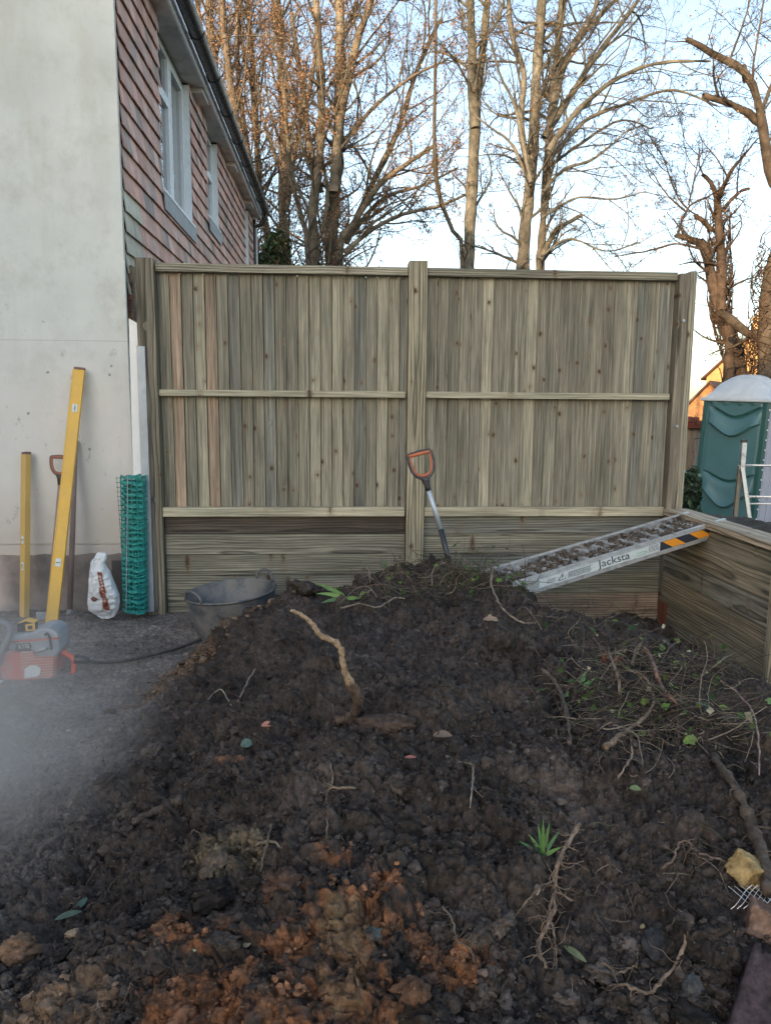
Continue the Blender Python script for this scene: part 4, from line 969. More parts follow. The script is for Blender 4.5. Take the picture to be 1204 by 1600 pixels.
# ------------------------------------------------------------------ trees
UP = np.array([0, 0, 1.])
def norm(a): return a / (np.linalg.norm(a, axis=-1, keepdims=True) + 1e-9)
def grow(S, D, L, R, n, wander, upf, rs, tip=.35):
    T_ = len(S); P = np.zeros((T_, n + 1, 3)); DD = np.zeros((T_, n + 1, 3)); P[:, 0] = S; d = norm(D.copy()); DD[:, 0] = d
    bend = rs.normal(size=(T_, 3)) * wander
    for i in range(n):
        bend = bend * .6 + rs.normal(size=(T_, 3)) * wander
        d = norm(d + bend + UP * upf); P[:, i + 1] = P[:, i] + d * (L / n)[:, None]; DD[:, i + 1] = d
    rad = R[:, None] * (1 - (1 - tip) * np.linspace(0, 1, n + 1)[None])
    return P, DD, rad
def kids(P, DD, rad, L, k, rs, t0, t1, amin, amax, lr, rr, lmin=.08):
    T_, n1, _ = P.shape; n = n1 - 1
    t = t0 + (t1 - t0) * (np.arange(k)[None] + rs.uniform(0, 1, (T_, k))) / k
    x = t * n; i = np.minimum(x.astype(int), n - 1); f = (x - i)[..., None]; ar = np.arange(T_)[:, None]
    S = P[ar, i] * (1 - f) + P[ar, i + 1] * f; d = DD[ar, i + 1]; rd = rad[ar, i] * (1 - f[..., 0]) + rad[ar, i + 1] * f[..., 0]
    a = rs.uniform(amin, amax, (T_, k))[..., None]; q = norm(np.cross(d, rs.normal(size=(T_, k, 3))))
    D = d * np.cos(a) + q * np.sin(a)
    Ln = (L[:, None] * rs.uniform(lr[0], lr[1], (T_, k)) * (1.15 - .7 * t)); Rn = rd * rs.uniform(rr[0], rr[1], (T_, k))
    return S.reshape(-1, 3), D.reshape(-1, 3), np.maximum(Ln, lmin).ravel(), Rn.ravel()
def fast_tubes(P, rad, sides):
    T_, n1, _ = P.shape
    t = np.gradient(P, axis=1); t = norm(t); ref = np.where(np.abs(t[:, :1, 2:3]) > .85, np.array([1., 0, 0]), UP)
    u = norm(np.cross(t, ref)); w_ = np.cross(t, u); an = np.arange(sides) * 2 * pi / sides
    V = P[:, :, None] + rad[:, :, None, None] * (np.cos(an)[None, None, :, None] * u[:, :, None] + np.sin(an)[None, None, :, None] * w_[:, :, None])
    base = (np.arange(T_) * n1 * sides)[:, None, None]; i = np.arange(n1 - 1)[None, :, None] * sides; j = np.arange(sides)[None, None]; k = (j + 1) % sides
    Q = np.stack([base + i + j, base + i + k, base + i + sides + k, base + i + sides + j], -1).reshape(-1, 4)
    return V.reshape(-1, 3), Q
def cat(parts):
    Vs, Qs, Ts, o_ = [], [], [], 0
    for V, Q, T in parts: Vs.append(V); Qs.append(Q + o_); Ts.append(np.broadcast_to(T, (len(V), 3))); o_ += len(V)
    return np.concatenate(Vs), np.concatenate(Qs), np.concatenate(Ts)
def resample(pts, n):
    P = smooth_path(pts, 8); s_ = np.concatenate([[0], np.cumsum(np.linalg.norm(np.diff(P, axis=0), axis=1))]); q = np.linspace(0, s_[-1], n + 1)
    return np.stack([np.interp(q, s_, P[:, i]) for i in range(3)], 1), s_[-1]
def tree(name, label, base, stems, seed, col=(.27, .22, .165), k1=2.6, L1=(2.0, 4.2), k2=6, k3=5, leaves=0, leafcol=((.30, .13, .05), (.20, .10, .05)), upf=.05, minz=3.0, k4=0, amax=1.0, ls=.022, group=None):
    """stems: list of (pixel polyline, px width low, px width high, distance, branching density)"""
    rs = np.random.RandomState(seed); root = thing(name, label, 'tree', base, group)
    trunk = []; crown = []; tips = []
    for px, w0, w1, Y, dens in stems:
        off = rs.uniform(-.25, .25)
        pts = [atY(*p, Y + off) for p in px]
        if px[0][1] > 398 and w0 > 9.2: g_ = pts[0].copy(); g_[2] = -.7; pts = [g_] + pts   # down to the ground
        n = 40; P, Ln = resample(pts, n); 
        P[1:-1] += np.cumsum(rs.normal(size=(n - 1, 3)) * .006, 0) * .5
        r0 = w0 / 2 / F_PX * Y; r1 = w1 / 2 / F_PX * Y; rad = np.linspace(r0, r1, n + 1) * (1 + .06 * rs.normal(size=n + 1))
        if pts[0][2] < -.5: rad[:5] *= np.linspace(1.35, 1.05, 5)
        ns_ = 14 if w0 > 9 else 7; V, Q = fast_tubes(P[None], rad[None], ns_); c0_ = np.repeat(P, ns_, 0); V = c0_ + (V - c0_) * (1 + .28 * fbm(V[:, 0] * 5 + seed, V[:, 2] * 2.2 + V[:, 1] * 4, 4, seed, .6))[:, None]
        tc = np.array(col) * (1 + .55 * fbm(V[:, 0] * 2.5, V[:, 2] * .9, 4, seed))[:, None]
        trunk.append((V, Q, tc))
        if dens <= 0: continue
        D = norm(np.gradient(P, axis=0)); k = max(2, int(Ln * k1 * dens))
        S1, D1, _, R1 = kids(P[None], D[None], rad[None], np.array([Ln]), k, rs, .02, 1.0, .45, amax, (.3, .6), (.3, .55))
        keep = S1[:, 2] > minz + rs.uniform(-.6, .6, len(S1)); S1, D1, R1 = S1[keep], D1[keep], R1[keep]
        if not len(S1): continue
        Ls = rs.uniform(L1[0], L1[1], len(S1)) * (.6 + .4 * dens if dens < 1 else 1); R1 = np.clip(R1, .010, .034)
        P1, DD1, rd1 = grow(S1, D1, Ls, R1, 10, .10, upf, rs, .25)
        V, Q = fast_tubes(P1, rd1, 5); crown.append((V, Q, np.array(col) * .82))
        S2, D2, L2, R2 = kids(P1, DD1, rd1, Ls, k2, rs, .12, 1., .35, 1.0, (.25, .5), (.45, .65))
        P2, DD2, rd2 = grow(S2, D2, L2, np.clip(R2, .0055, .02), 6, .14, upf * .8, rs, .4)
        V, Q = fast_tubes(P2, rd2, 3); crown.append((V, Q, np.array(col) * .72))
        S3, D3, L3, R3 = kids(P2, DD2, rd2, L2, k3, rs, .15, 1., .35, 1.1, (.28, .55), (.5, .7), .12)
        P3, DD3, rd3 = grow(S3, D3, L3, np.clip(R3, .0035, .009), 4, .18, upf * .8, rs, .5)
        V, Q = fast_tubes(P3, rd3, 3); crown.append((V, Q, np.array(col) * .62))
        tips.append(P3[:, 2:].reshape(-1, 3))
        if k4:
            S4, D4, L4, R4 = kids(P3, DD3, rd3, L3, k4, rs, .2, 1., .4, 1.1, (.35, .6), (.6, .8), .08)
            P4, DD4, rd4 = grow(S4, D4, L4, np.clip(R4, .003, .006), 3, .2, 0, rs, .6)
            V, Q = fast_tubes(P4, rd4, 3); crown.append((V, Q, np.array(col) * .6)); tips.append(P4[:, 1:].reshape(-1, 3))
    def fin(nm, parts, mt2):
        V, Q, T = cat(parts); o_ = fast_mesh(nm, V - np.array(base), Q, T, mt2); o_.parent = root; return o_
    fin('trunk', trunk, M_BARK); 
    if crown: fin('crown', crown, M_BARK)
    if leaves and tips:
        tp = np.concatenate(tips); tp = tp[rs.choice(len(tp), min(leaves, len(tp)), replace=False)] + rs.normal(size=(min(leaves, len(tp)), 3)) * .03
        a = norm(rs.normal(size=(len(tp), 3))); b_ = norm(np.cross(a, rs.normal(size=(len(tp), 3)))); sz = rs.uniform(.5, 1.3, (len(tp), 1)) * ls
        V = np.stack([tp - a * sz, tp + b_ * sz * .7, tp + a * sz, tp - b_ * sz * .7], 1).reshape(-1, 3); Q = np.arange(len(tp) * 4).reshape(-1, 4)
        lc = np.array(leafcol)[rs.randint(0, len(leafcol), len(tp))] * rs.uniform(.6, 1.4, (len(tp), 1))
        o_ = fast_mesh('dead_leaves', V - np.array(base), Q, np.repeat(lc, 4, 0), M_LEAF, False); o_.parent = root; o_['kind'] = 'stuff'
    return root
ORL = ((.30, .14, .06), (.20, .11, .06), (.34, .19, .09))
tree('bare_tree', 'many stemmed bare tree with rusty seed clusters rising right behind the house gutter', tuple(atY(385, 410, 19) * (1, 1, 0) + (0, 0, -.7)), [
 ([(447, 415), (440, 330), (442, 250), (440, 140), (432, 0), (430, -90)], 19, 9, 19, 1.1),
 ([(420, 415), (406, 300), (400, 200), (395, 100), (384, -60)], 15, 7, 19.5, 1.1),
 ([(380, 415), (374, 230), (360, 130), (352, 60), (340, -70)], 17, 9, 18.5, 1.1),
 ([(400, 410), (392, 260), (376, 150), (372, 60), (376, -80)], 12, 6, 20, 1.2),
 ([(350, 410), (345, 200), (334, 80), (318, -60)], 15, 8, 20, 1.2),
 ([(330, 400), (322, 150), (300, -40)], 12, 6, 21, 1.2),
 ([(446, 330), (465, 210), (486, 130), (500, 20)], 10, 4, 19, .8)], 11, (.22, .18, .135), 3.0, (1.6, 3.4), 7, 5, 30000, ORL, .09, 2.6, 2, .9)
tree('bare_tree', 'broad many limbed bare tree with spreading right limbs above the left fence bay', tuple(atY(515, 410, 17) * (1, 1, 0) + (0, 0, -.7)), [
 ([(490, 412), (487, 330), (496, 250), (500, 150), (492, 0), (490, -80)], 20, 9, 17, 1.),
 ([(518, 412), (521, 330), (528, 200), (531, 80), (530, -70)], 27, 12, 17, 1.),
 ([(528, 412), (552, 350), (588, 292), (632, 258), (682, 225)], 20, 6, 17, 1.1),
 ([(521, 300), (530, 200), (546, 120), (562, 50), (600, -50)], 15, 8, 16.6, 1.),
 ([(538, 395), (580, 360), (630, 335), (690, 320), (735, 300)], 9, 3, 16.5, .9),
 ([(540, 380), (575, 300), (620, 210), (650, 120), (690, 30)], 11, 5, 17.6, 1.),
 ([(500, 300), (478, 200), (470, 120), (455, 20)], 11, 5, 17.5, .9),
 ([(480, 412), (470, 340), (455, 280), (448, 200), (440, 120)], 12, 5, 17, .9),
 ([(524, 240), (580, 170), (640, 120), (700, 90)], 8, 3, 17, 1.0),
 ([(545, 370), (600, 310), (660, 290), (715, 262)], 8, 3, 17.3, 1.0),
 ([(512, 408), (505, 360), (512, 300), (500, 240)], 11, 6, 16.7, .4)], 12, (.21, .18, .135), 3.0, (1.2, 2.8), 7, 5, 26000, ORL, .04, 2.8, 2, .95)
tree('bare_tree', 'single slim pale trunk forking high up behind the middle of the fence', tuple(atY(733, 412, 15) * (1, 1, 0) + (0, 0, -.7)), [
 ([(732, 414), (735, 330), (742, 200), (744, 160)], 21, 17, 15, .15),
 ([(742, 200), (736, 120), (735, 50), (727, -80)], 15, 9, 15, .7),
 ([(742, 190), (751, 110), (757, 50), (770, -70)], 13, 8, 15, .7)], 13, (.20, .185, .145), 3.6, (1.0, 2.4), 7, 6, 1500, ORL, .02, 3.2, 2, 1.1)
tree('ivy_stem_tree', 'thin dark leaning stem beside the slim pale trunk behind the fence', tuple(atY(720, 412, 14.5) * (1, 1, 0) + (0, 0, -.7)), [
 ([(722, 412), (705, 355), (686, 300), (680, 230), (681, 120), (684, -60)], 9.5, 4, 14.5, .6)], 14, (.13, .105, .075), 1.6, (.6, 1.5), 5, 4, 0, ORL, 0, 2.8, 0, 1.2)
tree('bare_tree', 'tall twin trunk bare tree with long arching limbs behind the right fence bay', tuple(atY(828, 412, 14.5) * (1, 1, 0) + (0, 0, -.7)), [
 ([(817, 414), (825, 320), (832, 240), (838, 120), (846, 0), (850, -80)], 24, 13, 14.5, .8),
 ([(843, 414), (850, 310), (856, 220), (866, 110), (876, 0), (890, -80)], 15, 9, 14.8, .8),
 ([(830, 280), (812, 190), (818, 120), (798, 50), (786, -50)], 12, 6, 14.5, .9),
 ([(829, 285), (805, 170), (782, 120), (765, 60)], 6, 3, 14.2, .8),
 ([(828, 290), (800, 225), (770, 200), (740, 178)], 6, 2.5, 14.2, .8),
 ([(850, 215), (890, 150), (930, 90), (975, 30), (1010, -20)], 11, 5, 14.3, 1.),
 ([(856, 235), (900, 175), (960, 125), (1030, 98), (1110, 95)], 9, 3, 14.0, 1.),
 ([(858, 250), (910, 190), (980, 160), (1050, 140), (1120, 165)], 7, 2.5, 13.8, 1.),
 ([(860, 190), (885, 90), (925, 20), (945, -60)], 9, 5, 15, .9),
 ([(858, 260), (910, 220), (970, 185), (1020, 200)], 6, 2, 15, 1.),
 ([(850, 150), (905, 60), (960, 0), (1000, -40)], 9, 5, 15.4, 1.),
 ([(846, 340), (900, 310), (960, 312), (1010, 300)], 5, 2, 14.2, .9),
 ([(848, 300), (880, 265), (930, 245), (985, 200)], 6, 2, 14.2, 1.),
 ([(843, 405), (870, 362), (895, 345), (910, 338)], 9, 6, 14.4, .1),
 ([(845, 400), (890, 375), (950, 395), (1000, 380)], 4, 2, 13.8, 1.)], 15, (.19, .175, .14), 3.6, (.9, 2.3), 7, 5, 2500, ORL, .0, 2.7, 2, 1.0)
T_POL = tree('pollarded_tree', 'heavily pruned ivy clad tree at the right edge with thick sawn limbs', tuple(atY(1200, 600, 13.5) * (1, 1, 0) + (0, 0, -.7)), [
 ([(1196, 640), (1196, 500), (1206, 410), (1230, 330), (1204, 275), (1188, 190), (1172, 130), (1148, 102), (1110, 84), (1072, 60)], 36, 7, 13.5, .25),
 ([(1190, 195), (1165, 175), (1130, 160), (1098, 150)], 12, 8, 13.5, .3),
 ([(1165, 125), (1160, 104)], 10, 9, 13.5, 0),
 ([(1192, 555), (1165, 520), (1140, 500), (1124, 488)], 15, 13, 13.5, .1),
 ([(1140, 92), (1160, 40), (1180, -30)], 4, 2, 13.5, 1.), ([(1185, 180), (1210, 120), (1240, 40)], 6, 3, 13.5, 1.3),
 ([(1180, 170), (1176, 110), (1190, 40), (1200, -20)], 4, 2, 13.5, 1.)], 16, (.12, .095, .072), 2.8, (.7, 1.6), 6, 5, 300, ORL, .03, 1.2, 1, 1.1)
T_IVY = tree('ivy_clad_tree', 'forked ivy stem covered tree with wiry twigs between the fence end and toilet', tuple(atY(1152, 600, 15.5) * (1, 1, 0) + (0, 0, -.7)), [
 ([(1158, 620), (1146, 560), (1124, 490), (1112, 440), (1099, 385), (1092, 378)], 24, 14, 15.5, .9),
 ([(1140, 545), (1126, 490), (1127, 430), (1122, 370), (1120, 310)], 20, 12, 15.5, 1.2),
 ([(1102, 385), (1080, 372), (1056, 366)], 9, 7, 15.5, .3), ([(1100, 390), (1060, 380), (1010, 392), (960, 400)], 4, 2, 15.5, .8),
 ([(1120, 315), (1112, 290), (1096, 272)], 8, 6, 15.5, .8), ([(1120, 318), (1130, 290), (1145, 262), (1165, 238), (1185, 215)], 8, 2, 15.5, 1.2),
 ([(1128, 330), (1150, 305), (1170, 296)], 6, 5, 15.5, .8), ([(1112, 360), (1100, 345), (1086, 335)], 8, 7, 15.5, .6),
 ([(1058, 366), (1075, 325), (1110, 305), (1140, 285)], 4, 2, 15.5, 1.3), ([(1070, 330), (1040, 300), (1020, 270)], 3, 1.5, 15.5, 1.4),
 ([(1090, 338), (1060, 310), (1040, 250), (1028, 230)], 3, 1.5, 15.5, 1.6), ([(1075, 320), (1085, 270), (1090, 230)], 3, 1.5, 15.5, 1.5)], 17, (.11, .08, .06), 3.4, (.4, 1.3), 6, 4, 3500, ((.20, .10, .06), (.14, .09, .05)), .06, .8, 1, 1.2, .016)
# wiry ivy stems hugging the two right hand trees
def ivy_wrap(px, wpx, Y, N, seed, parent):
    rs = np.random.RandomState(seed); P, Ln = resample([atY(*p, Y) for p in px], 40); parts = []
    PP = []; 
    for k in range(N):
        i0 = rs.randint(0, 30); n = 10; idx = np.clip(i0 + np.arange(n + 1), 0, 40); th = rs.uniform(0, 2 * pi) + np.cumsum(rs.normal(size=n + 1) * .4)
        R_ = wpx / 2 / F_PX * Y * rs.uniform(.95, 1.35); q = P[idx] + np.stack([R_ * np.cos(th), R_ * np.sin(th), rs.normal(size=n + 1) * .03], 1); PP.append(q)
    PP = np.array(PP); V, Q = fast_tubes(PP, np.full(PP.shape[:2], .009), 4)
    t_ = np.array((.12, .085, .06)) * rs.uniform(.6, 1.3, (len(V), 1)); o_ = fast_mesh('ivy_stems', V, Q, t_, M_BARK); o_.parent = parent; o_.location = -Vector(parent.location); return o_
ivy_wrap([(1158, 620), (1146, 560), (1126, 490), (1127, 430), (1122, 370), (1120, 300)], 26, 15.5, 170, 5, T_IVY)
ivy_wrap([(1196, 640), (1196, 500), (1206, 410), (1225, 340)], 42, 13.5, 120, 6, T_POL)
# small far stand of trees seen between the others
def far_wood():
    rs = np.random.RandomState(31); N = 60
    S = np.stack([rs.uniform(-16, 46, N), rs.uniform(48, 62, N), np.full(N, -.7)], 1); keep = (np.abs(S[:, 0] / S[:, 1] - .48) > .10); S = S[keep]; N = len(S)
    L = rs.uniform(4.5, 8.5, N); P, DD, rd = grow(S, np.tile(UP, (N, 1)), L, np.full(N, .14), 10, .03, .3, rs, .3); parts = [(*fast_tubes(P, rd, 5), np.array((.16, .13, .10)))]
    a = kids(P, DD, rd, L, 14, rs, .25, 1, .4, .9, (.25, .45), (.3, .5)); P, DD, rd = grow(a[0], a[1], a[2], np.maximum(a[3], .02), 6, .1, .06, rs); parts.append((*fast_tubes(P, rd, 3), np.array((.14, .11, .09))))
    a = kids(P, DD, rd, a[2], 7, rs, .2, 1, .4, 1., (.3, .5), (.4, .6)); P, DD, rd = grow(a[0], a[1], a[2], np.maximum(a[3], .012), 4, .15, .04, rs); parts.append((*fast_tubes(P, rd, 3), np.array((.14, .11, .09))))
    V, Q, T = cat(parts); return fast_mesh('far_wood', V, Q, T, M_BARK)
tag(far_wood(), 'low band of distant bare trees behind everything', 'wood', kind='stuff')

# evergreen ivy and shrubs
def leaf_cloud(name, label, cat_, centre, rad3, N, size, cols, seed, lobes=7, loc=None):
    rs = np.random.RandomState(seed); c_ = np.array(centre); lc = rs.uniform(-.75, .75, (lobes, 3)); lr = rs.uniform(.3, .6, lobes)
    k = rs.randint(0, lobes, N); p = lc[k] + norm(rs.normal(size=(N, 3))) * lr[k][:, None] * rs.uniform(.55, 1.1, (N, 1)); p = c_ + p * np.array(rad3)
    a = norm(rs.normal(size=(N, 3)) + (0, 0, -.3)); b_ = norm(np.cross(a, rs.normal(size=(N, 3)))); s_ = rs.uniform(.6, 1.3, (N, 1)) * size; nrm_ = np.cross(a, b_)
    V = np.stack([p - a * s_, p + b_ * s_ * .6 + nrm_ * s_ * .15, p + a * s_, p - b_ * s_ * .6 + nrm_ * s_ * .15], 1).reshape(-1, 3)
    t_ = np.array(cols)[rs.randint(0, len(cols), N)] * rs.uniform(.6, 1.4, (N, 1)); b0 = np.array(centre) - (0, 0, rad3[2])
    root = thing(name, label, cat_, tuple(b0)); o_ = fast_mesh('foliage', V - b0, np.arange(N * 4).reshape(-1, 4), np.repeat(t_, 4, 0), M_LEAF, False); o_.parent = root
    pts = []; mb = MB()
    for j in range(lobes): tube(mb, [(0, 0, -.2), tuple(lc[j] * np.array(rad3) * .4 + (0, 0, rad3[2] * .5)), tuple(lc[j] * np.array(rad3) + (0, 0, rad3[2]))], [.03, .02, .01], 5, (.12, .09, .06))
    mb.build('stems', M_BARK, root).location = (0, 0, 0)
    return root
leaf_cloud('ivy_bush', 'green ivy bush at the foot of the left trees above the fence by the downpipe', 'shrub', atY(432, 398, 17.8), (.52, .5, .62), 2600, .05, ((.045, .085, .02), (.08, .12, .03), (.03, .06, .02)), 3, 9)
leaf_cloud('ivy_bush', 'darker ivy clump low between the gutter downpipe and the first stems', 'shrub', atY(405, 408, 18.5), (.40, .4, .35), 1200, .05, ((.03, .06, .018), (.05, .08, .025)), 4, 6)
leaf_cloud('evergreen_shrub', 'small dark conifer shrub between the fence end and the green toilet', 'shrub', atY(1077, 775, 8.4) - (0, 0, .02), (.13, .2, .42), 1500, .035, ((.025, .05, .025), (.04, .07, .035)), 5, 10)

# ------------------------------------------------------------------ far houses
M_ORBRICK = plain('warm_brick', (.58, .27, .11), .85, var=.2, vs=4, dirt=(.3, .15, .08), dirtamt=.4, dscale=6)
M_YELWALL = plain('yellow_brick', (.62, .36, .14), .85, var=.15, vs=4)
def far_house(label, c_, rot, wdt, ln, wh, rh, wallm, wins_, chim):
    h = thing('house', label, 'house', tuple(c_)); X = Matrix.Translation(Vector(c_)) @ Matrix.Rotation(rot, 4, 'Z')
    A = lambda p: tuple(X @ Vector(p))
    mb = MB(); prism(mb, [A((-wdt / 2, 0, 0)), A((wdt / 2, 0, 0)), A((wdt / 2, 0, wh)), A((0, 0, rh)), A((-wdt / 2, 0, wh))], tuple(np.array(A((0, ln, 0))) - np.array(A((0, 0, 0))))); mb.build('wall', wallm, h)
    rf = None
    for s_ in (-1, 1):
        mb = MB(); ex = 1.10
        e = (s_ * wdt / 2 * ex, -.25, wh - (rh - wh) * (ex - 1) + .03); r_ = (0, -.25, rh + .03)
        prism(mb, [A(e), A(r_), A((0, -.25, rh + .17)), A((e[0], -.25, e[2] + .14))], tuple(np.array(A((0, ln + .5, 0))) - np.array(A((0, 0, 0)))), (.14, .085, .065)); rf = mb.build('roof', M_TILE, h)
    for wx, wz, ww, wh_ in wins_:
        mb = MB()
        box(mb, (wx - ww / 2 - .06, -.04, wz - wh_ / 2 - .06), (wx + ww / 2 + .06, -.002, wz + wh_ / 2 + .06), xf=X); fo_ = mb.build('window', M_WHITE, h)
        mb = MB(); box(mb, (wx - ww / 2, -.06, wz - wh_ / 2), (wx + ww / 2, -.042, wz + wh_ / 2), xf=X); pn_ = mb.build('pane', M_GLASS, h)
    if chim:
        mb = MB(); cx_, cy_ = chim; box(mb, (cx_ - .45, cy_ - .35, wh), (cx_ + .45, cy_ + .35, rh + 1.3), xf=X); box(mb, (cx_ - .52, cy_ - .42, rh + 1.3), (cx_ + .52, cy_ + .42, rh + 1.45), xf=X)
        mb.build('chimney', wallm, h)
        for q in (-.22, .22):
            mb = MB(); p_ = A((cx_ + q, cy_, rh + 1.45)); tube(mb, [p_, (p_[0], p_[1], p_[2] + .45)], [.12, .10], 8); mb.build('chimney_pot', wallm, h)
    return h
g1 = atY(1096, 650, 40); g1[2] = -.7
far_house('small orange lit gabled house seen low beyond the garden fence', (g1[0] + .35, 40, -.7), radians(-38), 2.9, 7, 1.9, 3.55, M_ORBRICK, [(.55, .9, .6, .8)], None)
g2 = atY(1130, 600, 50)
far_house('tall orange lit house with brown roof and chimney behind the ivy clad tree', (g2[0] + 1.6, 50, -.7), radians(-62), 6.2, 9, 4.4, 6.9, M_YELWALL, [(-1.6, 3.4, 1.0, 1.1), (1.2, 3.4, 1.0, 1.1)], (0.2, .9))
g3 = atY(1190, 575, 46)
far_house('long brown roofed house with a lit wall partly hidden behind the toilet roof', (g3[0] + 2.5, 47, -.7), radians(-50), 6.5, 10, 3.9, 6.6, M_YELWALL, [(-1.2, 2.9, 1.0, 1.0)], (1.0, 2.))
# garden boundary beyond the yard: boards with a red tiled top, green bin
gw = thing('garden_shed', 'low board clad shed with a red tile edged roof beyond the fence end', 'shed', (7.9, 16.6, -.7))
mb = MB(); x = 7.2
while x < 9.0: box(mb, (x, 16.0, -.7), (x + .13, 16.02 + rg.uniform(0, .01), 1.12), (np.array((.42, .33, .24)) if x < 7.72 else np.array((.34, .29, .27))) * rg.uniform(.8, 1.15), 2); x += .136
mb.build('board_wall', MW['board'], gw)
mb = MB(); box(mb, (7.2, 16.03, -.7), (9.0, 17.6, 1.12), (.3, .2, .15)); mb.build('shed_body', MW['board'], gw)
mb = MB()
for k in range(14): box(mb, (7.0 + k * .15, 15.86 + rg.uniform(-.01, .01), 1.14 + rg.uniform(-.01, .012)), (7.145 + k * .15, 17.7, 1.27 + rg.uniform(-.01, .012)), np.array((.26, .075, .055)) * rg.uniform(.7, 1.2))
for k in range(5): box(mb, (7.0 + k * .16, 15.93, 1.28), (7.15 + k * .16, 16.3, 1.40 + rg.uniform(-.03, .02)), np.array((.28, .10, .07)) * rg.uniform(.7, 1.2))
mb.build('tile_edge', M_TILE, gw)
M_BIN = plain('pale_green_plastic', (.16, .26, .18), .5, var=.1)
bn = thing('garden_bin', 'pale green plastic garden bin just left of the toilet', 'bin', tuple(atY(1092, 830, 12.8)))
pb = atY(1084, 740, 12.8); mb = MB(); box(mb, (pb[0], 12.8, -.68), (pb[0] + .55, 13.4, pb[2] - .06)); mb.build('body', M_BIN, bn, bevel=.02)
mb = MB(); box(mb, (pb[0] - .02, 12.76, pb[2] - .055), (pb[0] + .57, 13.43, pb[2]), ); mb.build('lid', M_BIN, bn, bevel=.015)

# ------------------------------------------------------------------ portable toilet
M_TGREEN = plain('toilet_green', (.062, .150, .165), .42, var=.08, vs=3, dirt=(.20, .25, .22), dirtamt=.12, dscale=5)
M_TDARK = plain('toilet_dark_green', (.018, .085, .085), .4, var=.1)
M_TDOOR = plain('lilac_grey_plastic', (.40, .41, .49), .5, var=.06)
M_TROOF = plain('translucent_white_plastic', (.50, .55, .60), .45, var=.08)
kc = atY(1194, 628, 12.0); TB = -.62; TT = float(kc[2])
rotT = radians(38); tl_ = thing('portable_toilet', 'dark green portable toilet with wavy moulded side and pale ribbed roof', 'portable toilet', (float(kc[0]), 12.0, TB))
tl_.rotation_euler = (0, radians(2.6), 0)
XT = Matrix.Translation((float(kc[0]) - .06, 12.0, 0)) @ Matrix.Rotation(rotT, 4, 'Z')     # local: side wall is x=0, running +y; door wall is y=0, running +x
SW = 1.02
mb = MB(); box(mb, (.03, .03, TB + .1), (SW - .03, SW - .03, TT - .01), xf=XT); mb.build('body', M_TDARK, tl_)
nu, nv = 90, 200; uu = np.linspace(.045, SW - .02, nu); vv = np.linspace(TB + .12, TT - .012, nv); U, Vv = np.meshgrid(uu, vv); Wn = (U - .5) / .48
hgt = np.zeros_like(U) + .012
frm = np.clip(np.minimum(np.minimum(U - .06, SW - .07 - U) / .03, 1), 0, 1)
def wave(v0, A_, amp, fall, up=True):
    c_ = v0 - A_ * np.cos(Wn * pi * .5) ** 2 * 1.0; d = (Vv - c_) * (1 if up else -1)
    m_ = np.clip((1 - np.abs(Wn)) * 3, 0, 1); return amp * m_ * np.where(d > 0, np.exp(-np.maximum(d, 0) / fall), np.exp(-(np.minimum(d, 0) / .012) ** 2))
H_ = TT
hgt += wave(H_ - .10, .17, .085, .05, False) * -1 + wave(H_ - .36, .22, .10, .10) + wave(H_ - 1.22, .14, .07, .05, False) * -1 + wave(H_ - 1.50, .30, .10, .12)
for q in range(4):
    hgt += .03 * np.exp(-((U - (.2 + q * .23)) / .05) ** 2 - ((Vv - (H_ - .03)) / .03) ** 2)
hgt = hgt * frm
pts = np.stack([-hgt, U, Vv], -1).reshape(-1, 3); pts = (np.array(XT.to_3x3()) @ pts.T).T + np.array(XT.translation)
ii = np.arange(nu * nv).reshape(nv, nu); Q = np.stack([ii[:-1, :-1], ii[1:, :-1], ii[1:, 1:], ii[:-1, 1:]], -1).reshape(-1, 4).tolist()
MB().add(pts, Q).build('moulded_side', M_TGREEN, tl_, smooth=True)
mb = MB(); box(mb, (-.03, -.03, TB + .08), (.10, .045, TT), xf=XT); mb.build('corner_post', M_TDARK, tl_, bevel=.01)
mb = MB(); box(mb, (-.03, SW - .03, TB + .08), (.05, SW + .03, TT), xf=XT); mb.build('corner_post', M_TDARK, tl_, bevel=.01)
for k in range(13):
    z_ = TB + .2 + k * .165; c_ = XT @ Vector((.045, -.032, z_)); c2 = XT @ Vector((.045, -.042, z_)); mb = MB(); tube(mb, [tuple(c_), tuple(c2)], .014, 8, (.6, .6, .6)); mb.build('bolt', M_WHITE, tl_)
mb = MB(); box(mb, (.105, -.022, TB + .1), (SW - .03, .028, TT - .01), xf=XT); 
for q in (.16, .42, .68): box(mb, (q, -.036, TB + .2), (q + .14, -.0225, TT - .1), xf=XT)
mb.build('door', M_TDOOR, tl_, bevel=.012)
mb = MB(); nn2 = 60; ax_ = np.linspace(-.05, SW + .05, nn2); UX, UY = np.meshgrid(ax_, ax_)
e1 = np.minimum(np.minimum(UX + .05, SW + .05 - UX), np.minimum(UY + .05, SW + .05 - UY)); 
cu_ = (UX - SW / 2) / (SW / 2 + .05); cv_ = (UY - SW / 2) / (SW / 2 + .05); dome = .05 + .40 * np.clip((1 - np.abs(cu_) ** 2.4) * (1 - np.abs(cv_) ** 2.4), 0, 1) ** .75; ribs = .035 * (np.cos(UX * 2 * pi / .18) > .3) * np.clip(e1 / .1 - .6, 0, 1); ZZ = TT + .04 + dome + ribs - .05
ZZ[e1 <= .001] = TT + .0
pts = np.stack([UX, UY, ZZ], -1).reshape(-1, 3); pts = (np.array(XT.to_3x3()) @ pts.T).T + np.array(XT.translation); ii = np.arange(nn2 * nn2).reshape(nn2, nn2)
